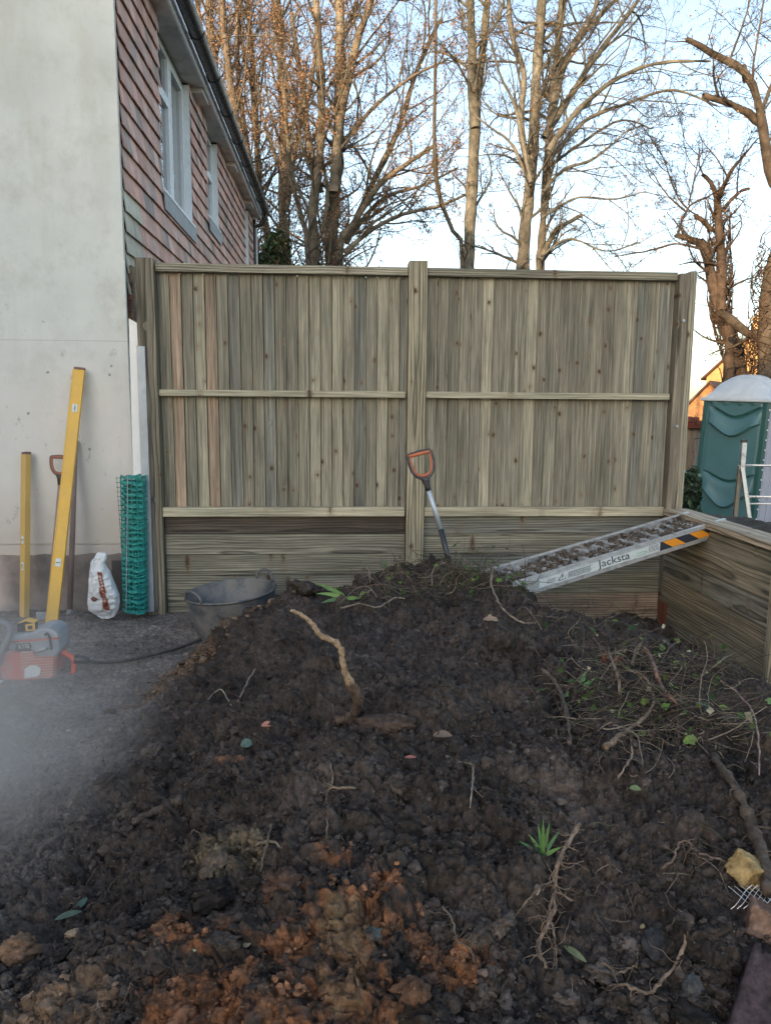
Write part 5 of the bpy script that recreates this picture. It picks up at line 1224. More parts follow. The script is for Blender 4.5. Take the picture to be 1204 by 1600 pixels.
MB().add(pts, np.stack([ii[:-1, :-1], ii[:-1, 1:], ii[1:, 1:], ii[1:, :-1]], -1).reshape(-1, 4).tolist()).build('roof', M_TROOF, tl_, smooth=True)
mb = MB(); box(mb, (-.075, -.075, TT - .01), (SW + .075, SW + .075, TT + .05), xf=XT); mb.build('roof_rim', M_TROOF, tl_, bevel=.015)
mb = MB(); box(mb, (-.02, -.02, TB - .1), (SW + .02, SW + .02, TB + .1), xf=XT); mb.build('base', M_TDARK, tl_)

# ------------------------------------------------------------------ step ladder
YL = 7.2
lad = thing('step_ladder', 'aluminium step ladder standing beyond the retaining wall in front of the toilet', 'ladder', tuple(atY(1160, 835, YL)))
def LP(px, py, dy=0): return atY(px, py, YL + dy)
def bar(nm, a, b_, w_, d_, mt2):
    a = np.array(a); b_ = np.array(b_); d = b_ - a; Ln = np.linalg.norm(d); d /= Ln; x = np.cross(d, (0, 1, 0)); x /= np.linalg.norm(x); y = np.cross(d, x)
    X = Matrix.Identity(4)
    for i in range(3): X[i][0] = x[i]; X[i][1] = y[i]; X[i][2] = d[i]; X[i][3] = a[i]
    mb = MB(); box(mb, (-w_ / 2, -d_ / 2, 0), (w_ / 2, d_ / 2, Ln), xf=X)
    for q in (-1, 1): box(mb, (q * w_ / 2 - .004 * (q > 0), -d_ / 2 - .004, .001), (q * w_ / 2 + .004 * (q < 0), d_ / 2 + .004, Ln - .001), xf=X)
    return mb.build(nm, mt2, lad, bevel=.002)
bar('stile', LP(1143, 855, .25), LP(1156, 727), .040, .022, plain('brownish_aluminium', (.42, .37, .31), .5, .3))
bar('stile', LP(1177, 860, -.1), LP(1159, 732, -.02), .038, .022, M_ALU2)
bar('stile', LP(1158.5, 738, 0), LP(1162, 690, .02), .046, .024, M_ALU)
mb = MB(); p_ = LP(1162, 688, .02); box(mb, p_ - (.030, .02, .022), p_ + (.030, .02, .010)); mb.build('end_cap', M_GREYP, lad, bevel=.004)
for y_, dy, th in ((727, 0, .012), (776, -.03, .013), (787, -.04, .010), (838, -.08, .012)):
    mb = MB(); tube(mb, [LP(1165, y_, dy), LP(1300, y_ + 1, dy)], th, 8); mb.build('rung', M_ALU2, lad, smooth=True)
bar('stile', LP(1320, 870, -.1), LP(1302, 700, 0), .038, .022, M_ALU2)
for y_ in (745, 765):
    mb = MB(); q = LP(1160, y_, -.015); tube(mb, [q, q - (0, .012, 0)], .009, 8); mb.build('rivet', M_GREYP, lad)

# ------------------------------------------------------------------ roots, stems and litter on the heap
LITTER = []
def drape(pts, lift=0., n=6, jit=.0, seed=0):
    """pixel sight points laid on the heap; each point may carry its own height above the soil"""
    out = []
    for p in pts:
        q = onheap(p[0], p[1]).copy(); q[2] += (p[2] if len(p) > 2 else lift) + .009; q[1] -= .008; out.append(q)
    P = smooth_path(out, n); rs = np.random.RandomState(seed)
    if jit: P[1:-1] += rs.normal(size=(len(P) - 2, 3)) * jit
    return P
def root(label, pts, r0, r1, tint=(.20, .14, .10), side=(), seed=0, name='root', cat_='root', jit=.0015, knob=.12, lift=.008):
    P = drape(pts, lift, 6, jit, seed); rs = np.random.RandomState(seed); n = len(P)
    rad = np.linspace(r0, r1, n) * (1 + knob * rs.normal(size=n).clip(-1.5, 1.5)); mb = MB(); tb_ = np.array(tint)
    v, f = tube_arrays(P, rad, 10); c0_ = np.repeat(P, 10, 0); v = c0_ + (v - c0_) * (1 + .45 * fbm(v[:, 0] * 90 + seed, v[:, 2] * 90 + v[:, 1] * 60, 3, seed, .6))[:, None]; mb.add(v, f, tb_ * (1 + .6 * fbm(v[:, 0] * 40, v[:, 2] * 40 + v[:, 1] * 30, 3, seed))[:, None])
    for k in range(side if isinstance(side, int) else 0):
        i = rs.randint(1, n - 1); d = norm(rs.normal(size=3) * (1, 1, .7)); L_ = rs.uniform(.02, .09); q = [P[i]]
        for j in range(6): d = norm(d + rs.normal(size=3) * .35 + (0, 0, -.08)); q.append(q[-1] + d * L_ / 6)
        v, f = tube_arrays(q, np.linspace(max(.0009, rad[i] * .3), .0006, 7), 4); mb.add(v, f, tb_ * 1.1)
    o_ = mb.build(name, M_ROOT, smooth=True, loc=P[0]); tag(o_, label, cat_); return o_
# the big knobbly root standing out of the soil
bp = onheap(552, 1130); Yb_ = bp[1]
big = [(549, 1140, .02), (556, 1112, 0), (558, 1088, -.03), (546, 1068, -.04), (536, 1040, -.05), (533, 1018, -.05), (522, 1003, -.05), (500, 992, -.05), (488, 975, -.04), (472, 962, -.03), (455, 953, -.02)]
P = smooth_path([atY(a, b_, Yb_ + c_ * 1.2 + (0 if i else 0)) for i, (a, b_, c_) in enumerate(big)], 6); n = len(P); rs = np.random.RandomState(2)
rad = np.interp(np.linspace(0, 1, n), [0, .18, .30, .34, .6, .8, 1], [.021, .019, .021, .0125, .0105, .009, .006]) * (1 + .13 * rs.normal(size=n).clip(-1.4, 1.4))
mb = MB(); v, f = tube_arrays(P + rs.normal(size=P.shape) * .0012, rad, 10); c0_ = np.repeat(P, 10, 0); v = c0_ + (v - c0_) * (1 + .35 * fbm(v[:, 0] * 90, v[:, 2] * 90 + v[:, 1] * 60, 3, 7, .6))[:, None]; tn_ = np.where((np.arange(len(v)) // 10 < n * .3)[:, None], np.array([[.11, .075, .055]]), np.array([[.34, .235, .15]])) * (1 + .35 * fbm(v[:, 0] * 60, v[:, 2] * 60, 3, 5))[:, None]
mb.add(v, f, tn_); 
for k in range(10):
    i = rs.randint(2, int(n * .4)); d = norm(rs.normal(size=3)); q = [P[i]]
    for j in range(5): d = norm(d + rs.normal(size=3) * .3 + (0, 0, -.2)); q.append(q[-1] + d * .012)
    v, f = tube_arrays(q, np.linspace(.0015, .0006, 6), 4); mb.add(v, f, (.2, .14, .1))
tag(mb.build('root', M_ROOT, smooth=True, loc=P[0]), 'thick knobbly tan root sticking up out of the middle of the heap', 'root')
root('stout root stump lying at the foot of the knobbly tan root', [(525, 1132), (540, 1128), (555, 1124)], .016, .02, (.13, .09, .065), 6, 3)
root('dark broken branch lying low on the left flank of the heap', [(208, 1292, .01), (240, 1280, .02), (283, 1263, .025)], .011, .014, (.085, .07, .06), 3, 4, 'branch', 'branch', .0008)
root('hairy root hanging down the lower right of the heap below the grass tuft', [(903, 1305, .03), (880, 1345, .03), (868, 1370, .03), (864, 1400, .03), (862, 1440, .03), (850, 1470, .03), (840, 1490, .02), (850, 1520, .01)], .0065, .004, (.24, .17, .12), 46, 5)
root('left branch of the hairy root spreading towards the lower middle of the heap', [(862, 1395, .03), (835, 1405, .02), (812, 1430, .015), (800, 1442, .0)], .003, .0015, (.17, .125, .09), 14, 6)
root('fine root fan hanging straight down beside the hairy root', [(864, 1410, .03), (856, 1440, .035), (862, 1470, .03), (866, 1500, .02), (866, 1530, 0)], .004, .0015, (.2, .14, .1), 24, 7)
root('curved pale root arching along the bottom right of the heap', [(1068, 1470, .02), (1062, 1498, .015), (1050, 1520, .015), (1030, 1545, .015), (1010, 1562, .012), (985, 1555, .015), (962, 1550, .015), (940, 1548, 0)], .0042, .003, (.22, .155, .11), 10, 8)
root('short forked root just above the curved pale root near the bottom', [(930, 1505, 0), (945, 1520, .015), (962, 1532, .015), (985, 1525, .02), (992, 1520, .02)], .0035, .002, (.19, .14, .1), 10, 9)
root('crooked wiry root running left from the yellow brick lump', [(1140, 1358, .01), (1110, 1353, .02), (1085, 1345, .02), (1072, 1330, .02), (1058, 1335, .03), (1045, 1358, .02), (1030, 1360, 0)], .003, .002, (.2, .14, .11), 16, 10)
root('large soil caked root at the right edge running down to the yellow brick lump', [(1112, 1195, .02), (1130, 1225, .03), (1150, 1262, .035), (1165, 1300, .04), (1178, 1335, .04), (1190, 1380, .05), (1197, 1420, .04)], .013, .017, (.105, .08, .062), 30, 11, knob=.25)
root('tan stub root lying in the middle of the right hand tangle', [(943, 1180, .02), (960, 1165, .02), (978, 1152, .02)], .012, .007, (.24, .17, .12), 3, 12)
root('long root sweeping from the tan stub up into the right hand tangle', [(978, 1152, .02), (1000, 1140, .03), (1018, 1118, .04), (1015, 1095, .04), (1005, 1080, .05), (985, 1070, .05), (960, 1066, .04)], .006, .004, (.22, .155, .11), 8, 13)
root('root kinking down to a pale cut end below the tan stub', [(983, 1155, .02), (984, 1175, .01), (985, 1188, .01), (975, 1205, .01), (962, 1225, .01)], .0035, .003, (.27, .2, .15), 3, 14)
root('root descending from the top of the right hand tangle', [(948, 1035, .05), (955, 1058, .05), (963, 1080, .05), (965, 1098, .02)], .007, .006, (.2, .145, .11), 8, 15)
root('thickest reddish root in the middle of the right hand tangle', [(1003, 1038, .07), (1012, 1055, .08), (1020, 1075, .07), (1028, 1095, .06), (1040, 1108, .05), (1055, 1115, .03)], .010, .006, (.22, .13, .10), 14, 16)
root('looped root to the left of the reddish one in the right hand tangle', [(1000, 1025, .06), (990, 1040, .06), (984, 1060, .05), (990, 1050, .07), (998, 1034, .07)], .005, .004, (.19, .14, .1), 5, 17)
root('long thin root trailing off to the lower right of the tangle', [(1050, 1112, .03), (1075, 1128, .03), (1100, 1140, .03), (1130, 1135, .03), (1165, 1130, .02)], .003, .002, (.16, .13, .1), 6, 18)
root('thin twig standing up against the retaining wall', [(1078, 1045, .0), (1082, 1020, .06), (1092, 1000, .11), (1110, 985, .16)], .003, .002, (.24, .19, .14), 2, 19, 'twig', 'twig')
root('long bowed twig reaching right to the end post of the retaining wall', [(1100, 1062, .02), (1130, 1050, .06), (1165, 1035, .09), (1204, 1018, .13)], .003, .002, (.2, .17, .12), 2, 20, 'twig', 'twig')
root('pinkish pale twig hanging down at the right edge of the heap', [(1122, 1080, .04), (1150, 1105, .05), (1172, 1140, .06), (1180, 1180, .05), (1182, 1228, .03)], .0035, .003, (.36, .25, .2), 2, 21, 'twig', 'twig')
root('soil caked root hanging left of the right hand tangle', [(845, 1052, .01), (862, 1075, .03), (875, 1100, .03), (884, 1130, .02), (888, 1170, .01)], .009, .006, (.11, .085, .07), 16, 22, knob=.3)
root('pale curved root stem drooping from the brambles at the top right of the heap', [(768, 905, .06), (766, 930, .06), (775, 950, .04), (790, 968, .03), (812, 980, .02), (835, 980, .01)], .006, .004, (.27, .21, .16), 3, 23)
root('arched pale root near the crest between the two upper soil peaks', [(563, 895, .03), (575, 903, .045), (578, 918, .01)], .005, .004, (.26, .2, .16), 2, 24)
root('short pale root loop beside the crest in front of the middle post', [(695, 893, .05), (677, 903, .05), (674, 920, .01)], .004, .003, (.26, .21, .17), 2, 25)
root('flat pale root lying just below the crest in the middle', [(533, 955, .01), (560, 950, .015), (590, 955, .015), (615, 942, .02), (632, 940, .01)], .005, .004, (.22, .18, .14), 3, 26)
root('thin vertical root in the middle left of the heap', [(515, 1205, .02), (520, 1230, .02), (511, 1255, .02), (510, 1285, .01), (511, 1312, 0)], .0025, .002, (.22, .17, .12), 6, 27)
root('short thick straw stem lying right of the thin vertical root', [(515, 1243, .02), (540, 1243, .02), (556, 1241, .015)], .004, .0035, (.25, .19, .13), 2, 28)
root('forked straw stem crossing in the lower left middle', [(400, 1333, .02), (422, 1330, .025), (441, 1337, .02)], .0035, .003, (.22, .18, .13), 2, 29)
root('dark upright stick crossing the forked straw stem', [(425, 1305, .03), (418, 1340, .03), (408, 1370, .01)], .004, .003, (.12, .095, .075), 2, 30)
root('root strand hanging in the lower middle right of the heap', [(690, 1430, .02), (705, 1450, .02), (712, 1480, .02), (735, 1500, .02), (750, 1517, 0)], .003, .002, (.15, .12, .09), 12, 31)
root('pale short root hanging in the centre right of the heap', [(738, 1212, .02), (737, 1235, .025), (736, 1250, .02), (733, 1270, .01)], .0028, .002, (.28, .23, .18), 4, 32)
root('thin arched pale straw on the left flank below the tub', [(325, 1095, .0), (345, 1089, .03), (362, 1105, .0)], .003, .002, (.3, .27, .22), 0, 33, 'straw', 'straw')
root('stick leaning up from the red leaf on the upper left flank', [(372, 1098, .0), (385, 1082, .03), (400, 1062, .05)], .004, .003, (.25, .2, .16), 0, 34, 'stick', 'stick')
# strands: fine rootlets over the heap
rs = np.random.RandomState(77); PP = []; TT_ = []
Nf = 1000; yy = np.exp(rs.uniform(math.log(1.0), math.log(4.9), Nf)); xx_ = rs.uniform(-.6, .62, Nf) * yy; ok = (heap_amt(base_h(xx_, yy), xx_, yy) > .3) & (fbm(xx_ / .35, yy / .35, 3, 301) > -.12)
xx_, yy = xx_[ok], yy[ok]; N = len(xx_); n = 9; a = rs.uniform(0, 2 * pi, N); Ls = rs.uniform(.02, .13, N) * rs.uniform(.3, 1, N); P = np.zeros((N, n, 3)); P[:, 0, 0] = xx_; P[:, 0, 1] = yy
for j in range(1, n): a = a + rs.normal(size=N) * .3; P[:, j, 0] = P[:, j - 1, 0] + np.cos(a) * Ls / n; P[:, j, 1] = P[:, j - 1, 1] + np.sin(a) * Ls / n
hz_ = surf(P[..., 0], P[..., 1]); sm = hz_.copy(); sm[:, 1:-1] = (hz_[:, :-2] + hz_[:, 1:-1] + hz_[:, 2:]) / 3
P[..., 2] = np.maximum(sm, hz_) + .002 + np.sin(np.linspace(0, pi, n))[None] * rs.uniform(-.006, .016, N)[:, None]
V, Q = fast_tubes(P, np.repeat(rs.uniform(.0005, .0013, (N, 1)), n, 1), 4); t_ = np.repeat(np.array([.19, .15, .115]) * rs.uniform(.25, 1.3, (N, 1)) ** 1.3, n * 4, 0)
tag(fast_mesh('rootlets', V, Q, t_, M_ROOT), 'fine hair like rootlets and straws scattered over the heap', 'rootlets', kind='stuff')
def tangle(name, label, box_px, N, seed, Lr, cols, hmax, rad=(.001, .003), leaves=0, lcols=(), upw=.25):
    rs = np.random.RandomState(seed); x0, y0, x1, y1 = box_px; S = np.array([onheap(rs.uniform(x0, x1), rs.uniform(y0, y1)) for _ in range(60)])
    S = S[rs.randint(0, 60, N)] + rs.normal(size=(N, 3)) * (.05, .05, .006); S[:, 2] = surf(S[:, 0], S[:, 1]) + rs.uniform(-.01, hmax, N)
    D = norm(rs.normal(size=(N, 3)) * (1, .7, .25) + (0, 0, upw)); P, DD, rd = grow(S, D, rs.uniform(*Lr, N), rs.uniform(rad[0], rad[1], N), 12, .12, -.06, rs, .5)
    V, Q = fast_tubes(P, rd, 4); t_ = np.repeat(np.array(cols)[rs.randint(0, len(cols), N)] * rs.uniform(.6, 1.3, (N, 1)), 13 * 4, 0)
    parts = [(V, Q, t_)]
    if leaves:
        tp = P[:, 2:].reshape(-1, 3); tp = tp[rs.choice(len(tp), leaves)]; a = norm(rs.normal(size=(leaves, 3)) * (1, 1, .5)); b_ = norm(np.cross(a, rs.normal(size=(leaves, 3)))); s_ = rs.uniform(.007, .022, (leaves, 1)); nr_ = np.cross(a, b_)
        V = np.stack([tp, tp + a * s_ * .8 + b_ * s_ * .75 + nr_ * s_ * .2, tp + a * s_ * 2, tp + a * s_ * .8 - b_ * s_ * .75 + nr_ * s_ * .2], 1).reshape(-1, 3)
        parts.append((V, np.arange(leaves * 4).reshape(-1, 4), np.repeat(np.array(lcols)[rs.randint(0, len(lcols), leaves)] * rs.uniform(.5, 1.5, (leaves, 1)), 4, 0)))
    V, Q, T = cat(parts); return tag(fast_mesh(name, V, Q, T, M_ROOT), label, 'brambles', kind='stuff')
GR = ((.07, .13, .03), (.05, .10, .035), (.12, .17, .05))
BR = ((.17, .13, .10), (.11, .085, .065), (.09, .085, .05), (.26, .21, .16), (.08, .06, .05))
tangle('bramble_cuttings', 'tangle of thin bramble stems and small leaves on the crest around the ramp foot', (690, 885, 860, 935), 480, 41, (.10, .38), BR, .05, (.001, .0028), 260, GR)
tangle('bramble_cuttings', 'loose stems and leaf scraps on the crest in front of the middle post', (590, 892, 720, 940), 280, 42, (.08, .3), BR, .035, (.001, .0026), 70, GR)
tangle('weed_roots', 'matted stems and roots in the tangle near the retaining wall', (925, 1012, 1130, 1150), 800, 43, (.08, .34), BR, .05, (.001, .0028), 300, GR + ((.3, .28, .2),), .1)
tangle('weed_roots', 'sparse stems behind the tangle where the heap drops to the fence', (830, 930, 970, 1010), 160, 44, (.08, .3), BR, .03, (.001, .0026), 50, GR, .2)

# leaves, each its own thing
def leaf(label, px, py, length, width, col, yaw, tilt=.3, name='leaf', curl=.25, lift=.012, cat_='leaf', lobed=False):
    c_ = onheap(px, py); n = 9; mb = MB(); V = []; 
    for i in range(n):
        t = i / (n - 1); w_ = width * (sin(pi * min(1, t * .92 + .04)) ** .8) * (1 + (.35 * cos(t * 14) if lobed else 0))
        for s_ in (-1, 0, 1): V.append(((t - .5) * length, s_ * w_ / 2, abs(s_) * w_ * .22 - curl * length * (t - .4) ** 2))
    V = np.array(V); cy, sy = cos(yaw), sin(yaw); ct, st = cos(tilt), sin(tilt)
    x = V[:, 0] * ct - V[:, 2] * st; z_ = V[:, 0] * st + V[:, 2] * ct; z_ = z_ + V[:, 1] * .0; y = V[:, 1]
    zz_ = z_ * cos(.5) + y * sin(.5); y = y * cos(.5) - z_ * sin(.5)
    V = np.stack([x * cy - y * sy, x * sy + y * cy, zz_], 1) + c_ + (0, -.006, lift + abs(st) * length * .45)
    rs = np.random.RandomState(int(px)); F_ = []
    for i in range(n - 1):
        for j in (0, 1): F_.append((i * 3 + j, i * 3 + j + 1, i * 3 + j + 4, i * 3 + j + 3))
    mb.add(V, F_, np.array(col) * rs.uniform(.85, 1.15, (len(V), 1))); o_ = mb.build(name, M_LEAF, smooth=True, loc=c_); tag(o_, label, cat_); return o_
tangle('hanging_rootlets', 'curtain of thin brown roots hanging below the right hand tangle', (880, 1080, 1110, 1210), 420, 45, (.05, .22), BR, .02, (.0008, .003), 0, (), -.5)
tangle('hanging_rootlets', 'wiry roots on the middle right face of the heap', (880, 1290, 1140, 1420), 160, 46, (.04, .16), BR, .012, (.0007, .002), 0, (), -.1)
leaf('blue green ivy leaf on the upper left of the heap', 386, 1168, .045, .04, (.10, .17, .13), .4, .2)
leaf('dark blue green ivy leaf near the orange clay at the bottom middle', 582, 1462, .042, .036, (.055, .095, .085), 2.2, .1, lobed=True)
leaf('orange pink dead leaf on the upper left of the heap', 418, 1137, .045, .026, (.42, .19, .13), .1, .1)
leaf('dull red leaf just below the leaning stick on the left flank', 364, 1091, .06, .03, (.22, .10, .08), 2.8, .15)
leaf('long dark green leaf at the lower left', 108, 1437, .07, .018, (.055, .09, .065), .35, .2)
leaf('second dark leaf crossing the long green one at the lower left', 128, 1420, .05, .018, (.06, .10, .075), 1.2, .3)
leaf('pale curled leaf standing below the heap centre', 573, 1212, .03, .014, (.32, .28, .20), 1.9, .9)
leaf('pink pottery like leaf scrap in the centre of the heap', 640, 1188, .04, .012, (.30, .12, .10), .1, .05)
leaf('large dry brown leaf below the brambles at the upper right', 765, 972, .07, .04, (.27, .19, .13), -.4, .15, curl=.5, lobed=True)
leaf('curled brown leaf lying right of the heap centre', 690, 1155, .065, .03, (.17, .12, .09), -.3, .2)
leaf('small pale green leaf near the left clay', 303, 1491, .014, .007, (.38, .38, .25), .3, .1)
leaf('yellow green ivy leaf on the right of the heap', 1076, 1164, .05, .042, (.16, .24, .05), .3, .35, lobed=True)
leaf('folded green leaf above the yellow green ivy leaf', 1032, 1018, .045, .035, (.12, .19, .04), 1.2, .5)
leaf('muddy green leaf right of centre below the tangle', 990, 1238, .035, .02, (.16, .22, .09), -.6, .2)
leaf('dark green ivy leaf beside the muddy tangle on the right', 1095, 1112, .06, .05, (.035, .065, .035), .2, .3, lobed=True)
leaf('bright green leaf at the right edge by the end post', 1200, 1105, .06, .03, (.14, .25, .08), .1, .5)
leaf('pale straw coloured leaf in the orange clay', 386, 1480, .03, .02, (.36, .28, .17), 1.4, .4)
leaf('withered green leaf near the bottom right', 895, 1495, .07, .016, (.14, .16, .08), -1.0, .1)
leaf('green leaf standing on the crest left of the middle post', 600, 893, .10, .03, (.10, .20, .05), 2.0, .7)
leaf('small yellow green leaf on the crest in front of the middle post', 565, 935, .05, .022, (.18, .27, .07), 1.2, .6)
def blades(name, label, px, py, specs, wdt, cols, seed):
    c_ = onheap(px, py); t = thing(name, label, 'plant', tuple(c_)); rs = np.random.RandomState(seed)
    for yaw, el, L_ in specs:
        n = 9; V = []; p = np.array([0., 0, -.005]); d = np.array([cos(yaw) * cos(el), sin(yaw) * cos(el), sin(el)]); sd_ = norm(np.cross(d, (0, -1, .35)))
        for i in range(n):
            tt2 = i / (n - 1); w_ = wdt * (1 - tt2 ** 2.2) * (.45 + .55 * min(1, tt2 * 3)) / 2
            for s_ in (-1, 0, 1): V.append(p + sd_ * s_ * w_ + np.array((0, .3 * w_, 0)) * (s_ == 0))
            p = p + d * L_ / n; d = norm(d + (0, 0, -.07))
        F_ = [(i * 3 + j, i * 3 + j + 1, i * 3 + j + 4, i * 3 + j + 3) for i in range(n - 1) for j in (0, 1)]
        col = np.array(cols[rs.randint(len(cols))]) * rs.uniform(.75, 1.3); MB().add(np.array(V) + c_, F_, col).build('blade', M_LEAF, t, smooth=True)
    return t
GC = ((.10, .20, .04), (.06, .15, .05), (.15, .26, .06))
blades('grass_tuft', 'fresh green tuft of pointed grass on the lower right of the heap', 848, 1338, [(1.9, 1.3, .10), (1.0, 1.1, .11), (.5, .95, .10), (2.4, 1.0, .08), (2.9, .75, .09), (3.3, .4, .07), (.2, .6, .07), (1.5, 1.45, .12), (2.1, .8, .07)], .013, GC, 1)
blades('strap_leaves', 'broad green strap leaves lying on the left crest of the heap', 540, 935, [(2.6, .55, .24), (2.85, .35, .20), (2.3, .5, .15), (.3, .2, .1), (3.2, .1, .16)], .028, GC, 2)
blades('green_weed', 'bright green broad leaved weed left of the right hand tangle', 905, 1080, [(.9, 1.0, .11), (2.0, .2, .09), (.3, .8, .10), (3.6, .2, .12), (1.5, .7, .08)], .026, ((.12, .26, .08), (.10, .20, .07)), 3)
blades('grass_tuft', 'drooping grass blades at the foot of the brambles by the ramp end', 960, 1030, [(.2, .3, .14), (2.8, .5, .10), (1.2, .8, .1), (3.0, .15, .12)], .007, ((.16, .20, .09),), 4)

# stones, clay and bricks
def chunk(name, label, cat_, px, py, size, tint, m_=None, seed=1, lift=.3, amp=.5, squash=(1, 1, 1)):
    c_ = onheap(px, py); V, Q, T = lumps(np.zeros((1, 3)), np.array([1.]), np.array([tint]), 4, amp, seed, .85)
    V = V * size * np.array(squash); Tn = T * (1 + .25 * fbm(V[:, 0] * 40, V[:, 2] * 40 + V[:, 1] * 30, 3, seed))[:, None]
    o_ = fast_mesh(name, V, Q, Tn, m_ or M_SOIL); o_.location = Vector(c_) + Vector((0, 0, size * lift)); return tag(o_, label, cat_)
chunk('clay_lump', 'pale orange lump of clay at the lower left edge', 'clay', 32, 1492, .05, (.24, .145, .09), seed=1)
chunk('clay_lump', 'ragged cream lump of clay under the long dark leaf', 'clay', 113, 1462, .018, (.42, .30, .20), seed=2, squash=(1.3, .8, .8))
chunk('clay_lump', 'rusty clay lump beside the ivy leaf on the upper left', 'clay', 372, 1192, .024, (.19, .10, .065), seed=3)
chunk('clay_lump', 'brown clay slab resting in the hollow left of centre', 'clay', 600, 1142, .055, (.085, .058, .045), seed=4, squash=(1.4, .8, .7))
chunk('clay_lump', 'brownish clay lump at the bottom edge middle', 'clay', 637, 1560, .035, (.14, .075, .045), seed=5)
chunk('clay_lump', 'tan clay smear lump on the lower left slope', 'clay', 335, 1345, .03, (.16, .115, .08), seed=6, squash=(1, 1.6, .6))
chunk('soil_clod', 'big sticky dark clod balanced beside the spade', 'soil clod', 712, 880, .045, (.055, .045, .04), seed=7, amp=.5, lift=.5)
chunk('soil_clod', 'tall dark clod standing right of the crest middle', 'soil clod', 785, 1008, .05, (.055, .045, .04), seed=8, amp=.5, squash=(.9, .8, 1.2))
chunk('soil_clod', 'dark peak clod on the left crest in front of the fence', 'soil clod', 480, 925, .075, (.055, .045, .04), seed=9, amp=.45, squash=(1.2, 1, 1))
chunk('soil_clod', 'rounded dark clod between the left crest and middle post', 'soil clod', 575, 912, .06, (.055, .045, .04), seed=10, amp=.45, squash=(1.5, 1, .8))
chunk('stone', 'grey stone in the bottom right hollow', 'stone', 1080, 1548, .030, (.085, .085, .085), seed=11, amp=.25)
chunk('stone', 'small pale pebble right of the hairy root', 'stone', 1003, 1449, .006, (.42, .32, .18), seed=12, amp=.2)
chunk('stone', 'cream crumb of mortar left of the hairy root', 'stone', 838, 1392, .011, (.45, .36, .28), seed=13, amp=.3)
chunk('stone', 'round grey stone half buried right of centre', 'stone', 1030, 1480, .035, (.05, .048, .048), seed=14, amp=.3, lift=-.1)
chunk('stone', 'grey flat stone lying in the back corner by the fence', 'stone', 1000, 962, .08, (.11, .12, .12), seed=15, amp=.3, squash=(1.2, .7, .5))
M_BRK = tint_mat('broken_brick', .92, .45, 50., .006, 100., .15)
def brick(label, px, py, dims, rot, tint, lift, name='broken_brick', rough_=.12, seed=0):
    c_ = onheap(px, py); bm = bmesh.new(); bmesh.ops.create_cube(bm, size=1); bmesh.ops.subdivide_edges(bm, edges=bm.edges, cuts=26, use_grid_fill=True)
    v = np.array([q.co[:] for q in bm.verts]); f = [[q.index for q in t.verts] for t in bm.faces]; bm.free()
    k = 8; sgn = np.sign(v); v = sgn * (np.abs(v * 2) ** 1.0) / 2; rr_ = np.maximum(0, np.sort(np.abs(v), 1)[:, 1] - .46) / .04; v *= (1 - .05 * rr_)[:, None]
    nn = fbm(v[:, 0] * 5 + seed, v[:, 1] * 5 + v[:, 2] * 4, 4, seed, .6); brk = np.clip((v[:, 0] + .15 * nn) * 3, 0, 1)
    v = v * (1 + rough_ * nn + .03 * fbm(v[:, 0] * 22 + seed, v[:, 1] * 22 + v[:, 2] * 19, 3, seed + 9))[:, None]; v[:, 0] -= brk * .25 * np.abs(fbm(v[:, 1] * 4, v[:, 2] * 4, 4, seed + 5, .7)); v = v * np.array(dims)
    R = Matrix.Rotation(rot[2], 3, 'Z') @ Matrix.Rotation(rot[1], 3, 'Y') @ Matrix.Rotation(rot[0], 3, 'X'); v = (np.array(R) @ v.T).T
    tn2 = np.array(tint) * (1 + .5 * nn + .35 * fbm(v[:, 0] * 60, v[:, 1] * 60 + v[:, 2] * 50, 3, seed + 2))[:, None]; o_ = MB().add(v + c_ + (0, 0, lift), f, tn2).build(name, M_BRK, smooth=True, loc=c_); return tag(o_, label, 'brick')
brick('yellow broken brick lump above the wire mesh at the right edge', 1168, 1378, (.085, .07, .065), (.3, .5, .4), (.42, .29, .13), .03, seed=1)
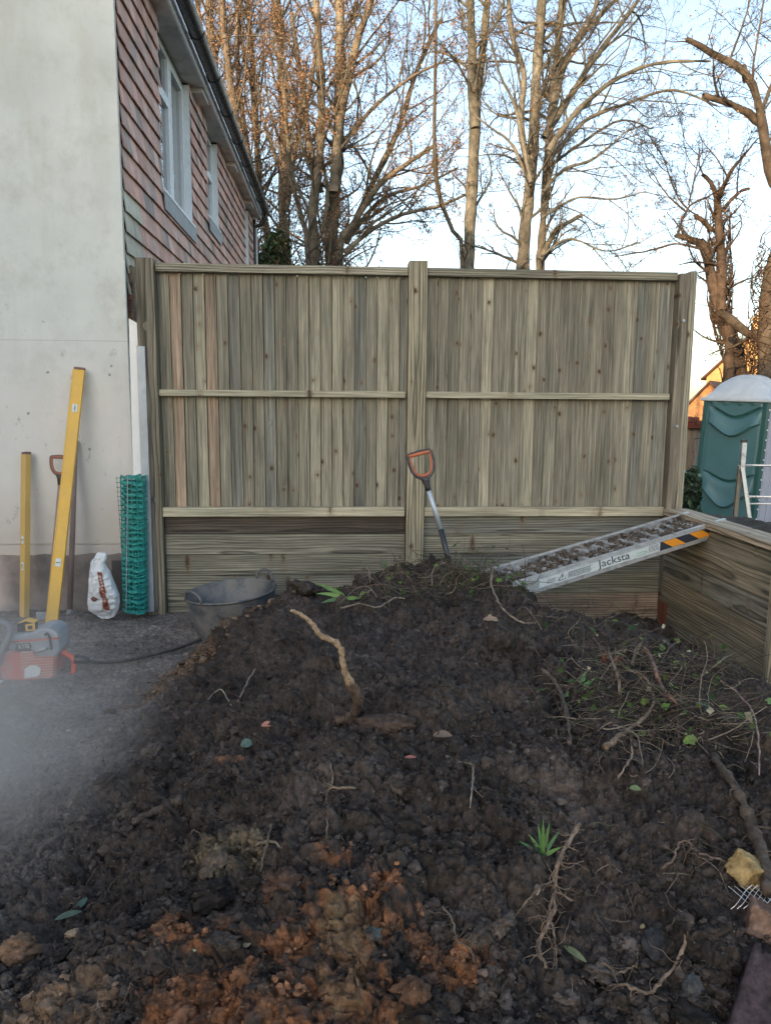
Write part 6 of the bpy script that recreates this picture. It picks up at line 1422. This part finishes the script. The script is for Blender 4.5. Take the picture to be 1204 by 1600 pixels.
brick('reddish and tan broken brick lump below the wire mesh at the right edge', 1190, 1448, (.10, .07, .07), (.2, .3, 1.1), (.24, .15, .11), .02, seed=2)
brick('dark purple brown brick in the bottom right corner', 1195, 1590, (.24, .12, .07), (.3, -.3, .85), (.075, .052, .052), .02, rough_=.04, seed=3)
brick('red brick fragment half buried near the back of the heap', 955, 1032, (.10, .05, .04), (.1, .1, -.4), (.24, .07, .04), .0, seed=4)
# scrap of wire mesh
cw = onheap(1188, 1410); mb = MB(); 
for a_ in range(-4, 5):
    for s_ in (-1, 1):
        pts = [(cw[0] + s_ * t_ + a_ * .016, cw[1] - .02 + .01 * sin(t_ * 60), cw[2] + .03 + t_ * .8 * 1.0) for t_ in np.linspace(-.03, .03, 7)]
        pts = [p_ for p_ in pts]; tube(mb, pts, .0008, 4)
tag(mb.build('wire_mesh', M_ALU2, loc=cw), 'scrap of silver chicken wire between the two broken bricks at the right edge', 'wire mesh')

# ------------------------------------------------------------------ drifting smoke / dust at the left
cs = atY(-110, 1150, 2.6)
sm_m = bpy.data.materials.new('drifting_dust'); sm_m.use_nodes = True; nt = sm_m.node_tree; nt.nodes.clear()
out = nd(nt, 'OutputMaterial'); pv = nd(nt, 'VolumePrincipled', {'Color': (.98, .96, .94, 1), 'Anisotropy': .2})
co = nd(nt, 'TexCoord').outputs['Object']; ln = nd(nt, 'VectorMath', {0: co}, operation='LENGTH').outputs['Value']
fal = mapr(nt, ln, 1.0, .1, 0, 1); fal = mth(nt, 'POWER', fal, 2.0)
nz = mapr(nt, noise(nt, co, 1.6, 3, .5), .3, .7, .35, 1.3)
nt.links.new(mth(nt, 'MULTIPLY', mth(nt, 'MULTIPLY', fal, nz), 2.3), pv.inputs['Density']); nt.links.new(pv.outputs[0], out.inputs['Volume'])
v, f = ICO[3]; me = bpy.data.meshes.new('dust_cloud'); me.from_pydata(v.tolist(), [], f.tolist()); me.materials.append(sm_m)
o = bpy.data.objects.new('dust_cloud', me); COL.objects.link(o); o.location = cs; o.scale = (.9, .95, .66); tag(o, 'pale drifting dust or smoke over the ground at the left edge', 'dust', kind='stuff')
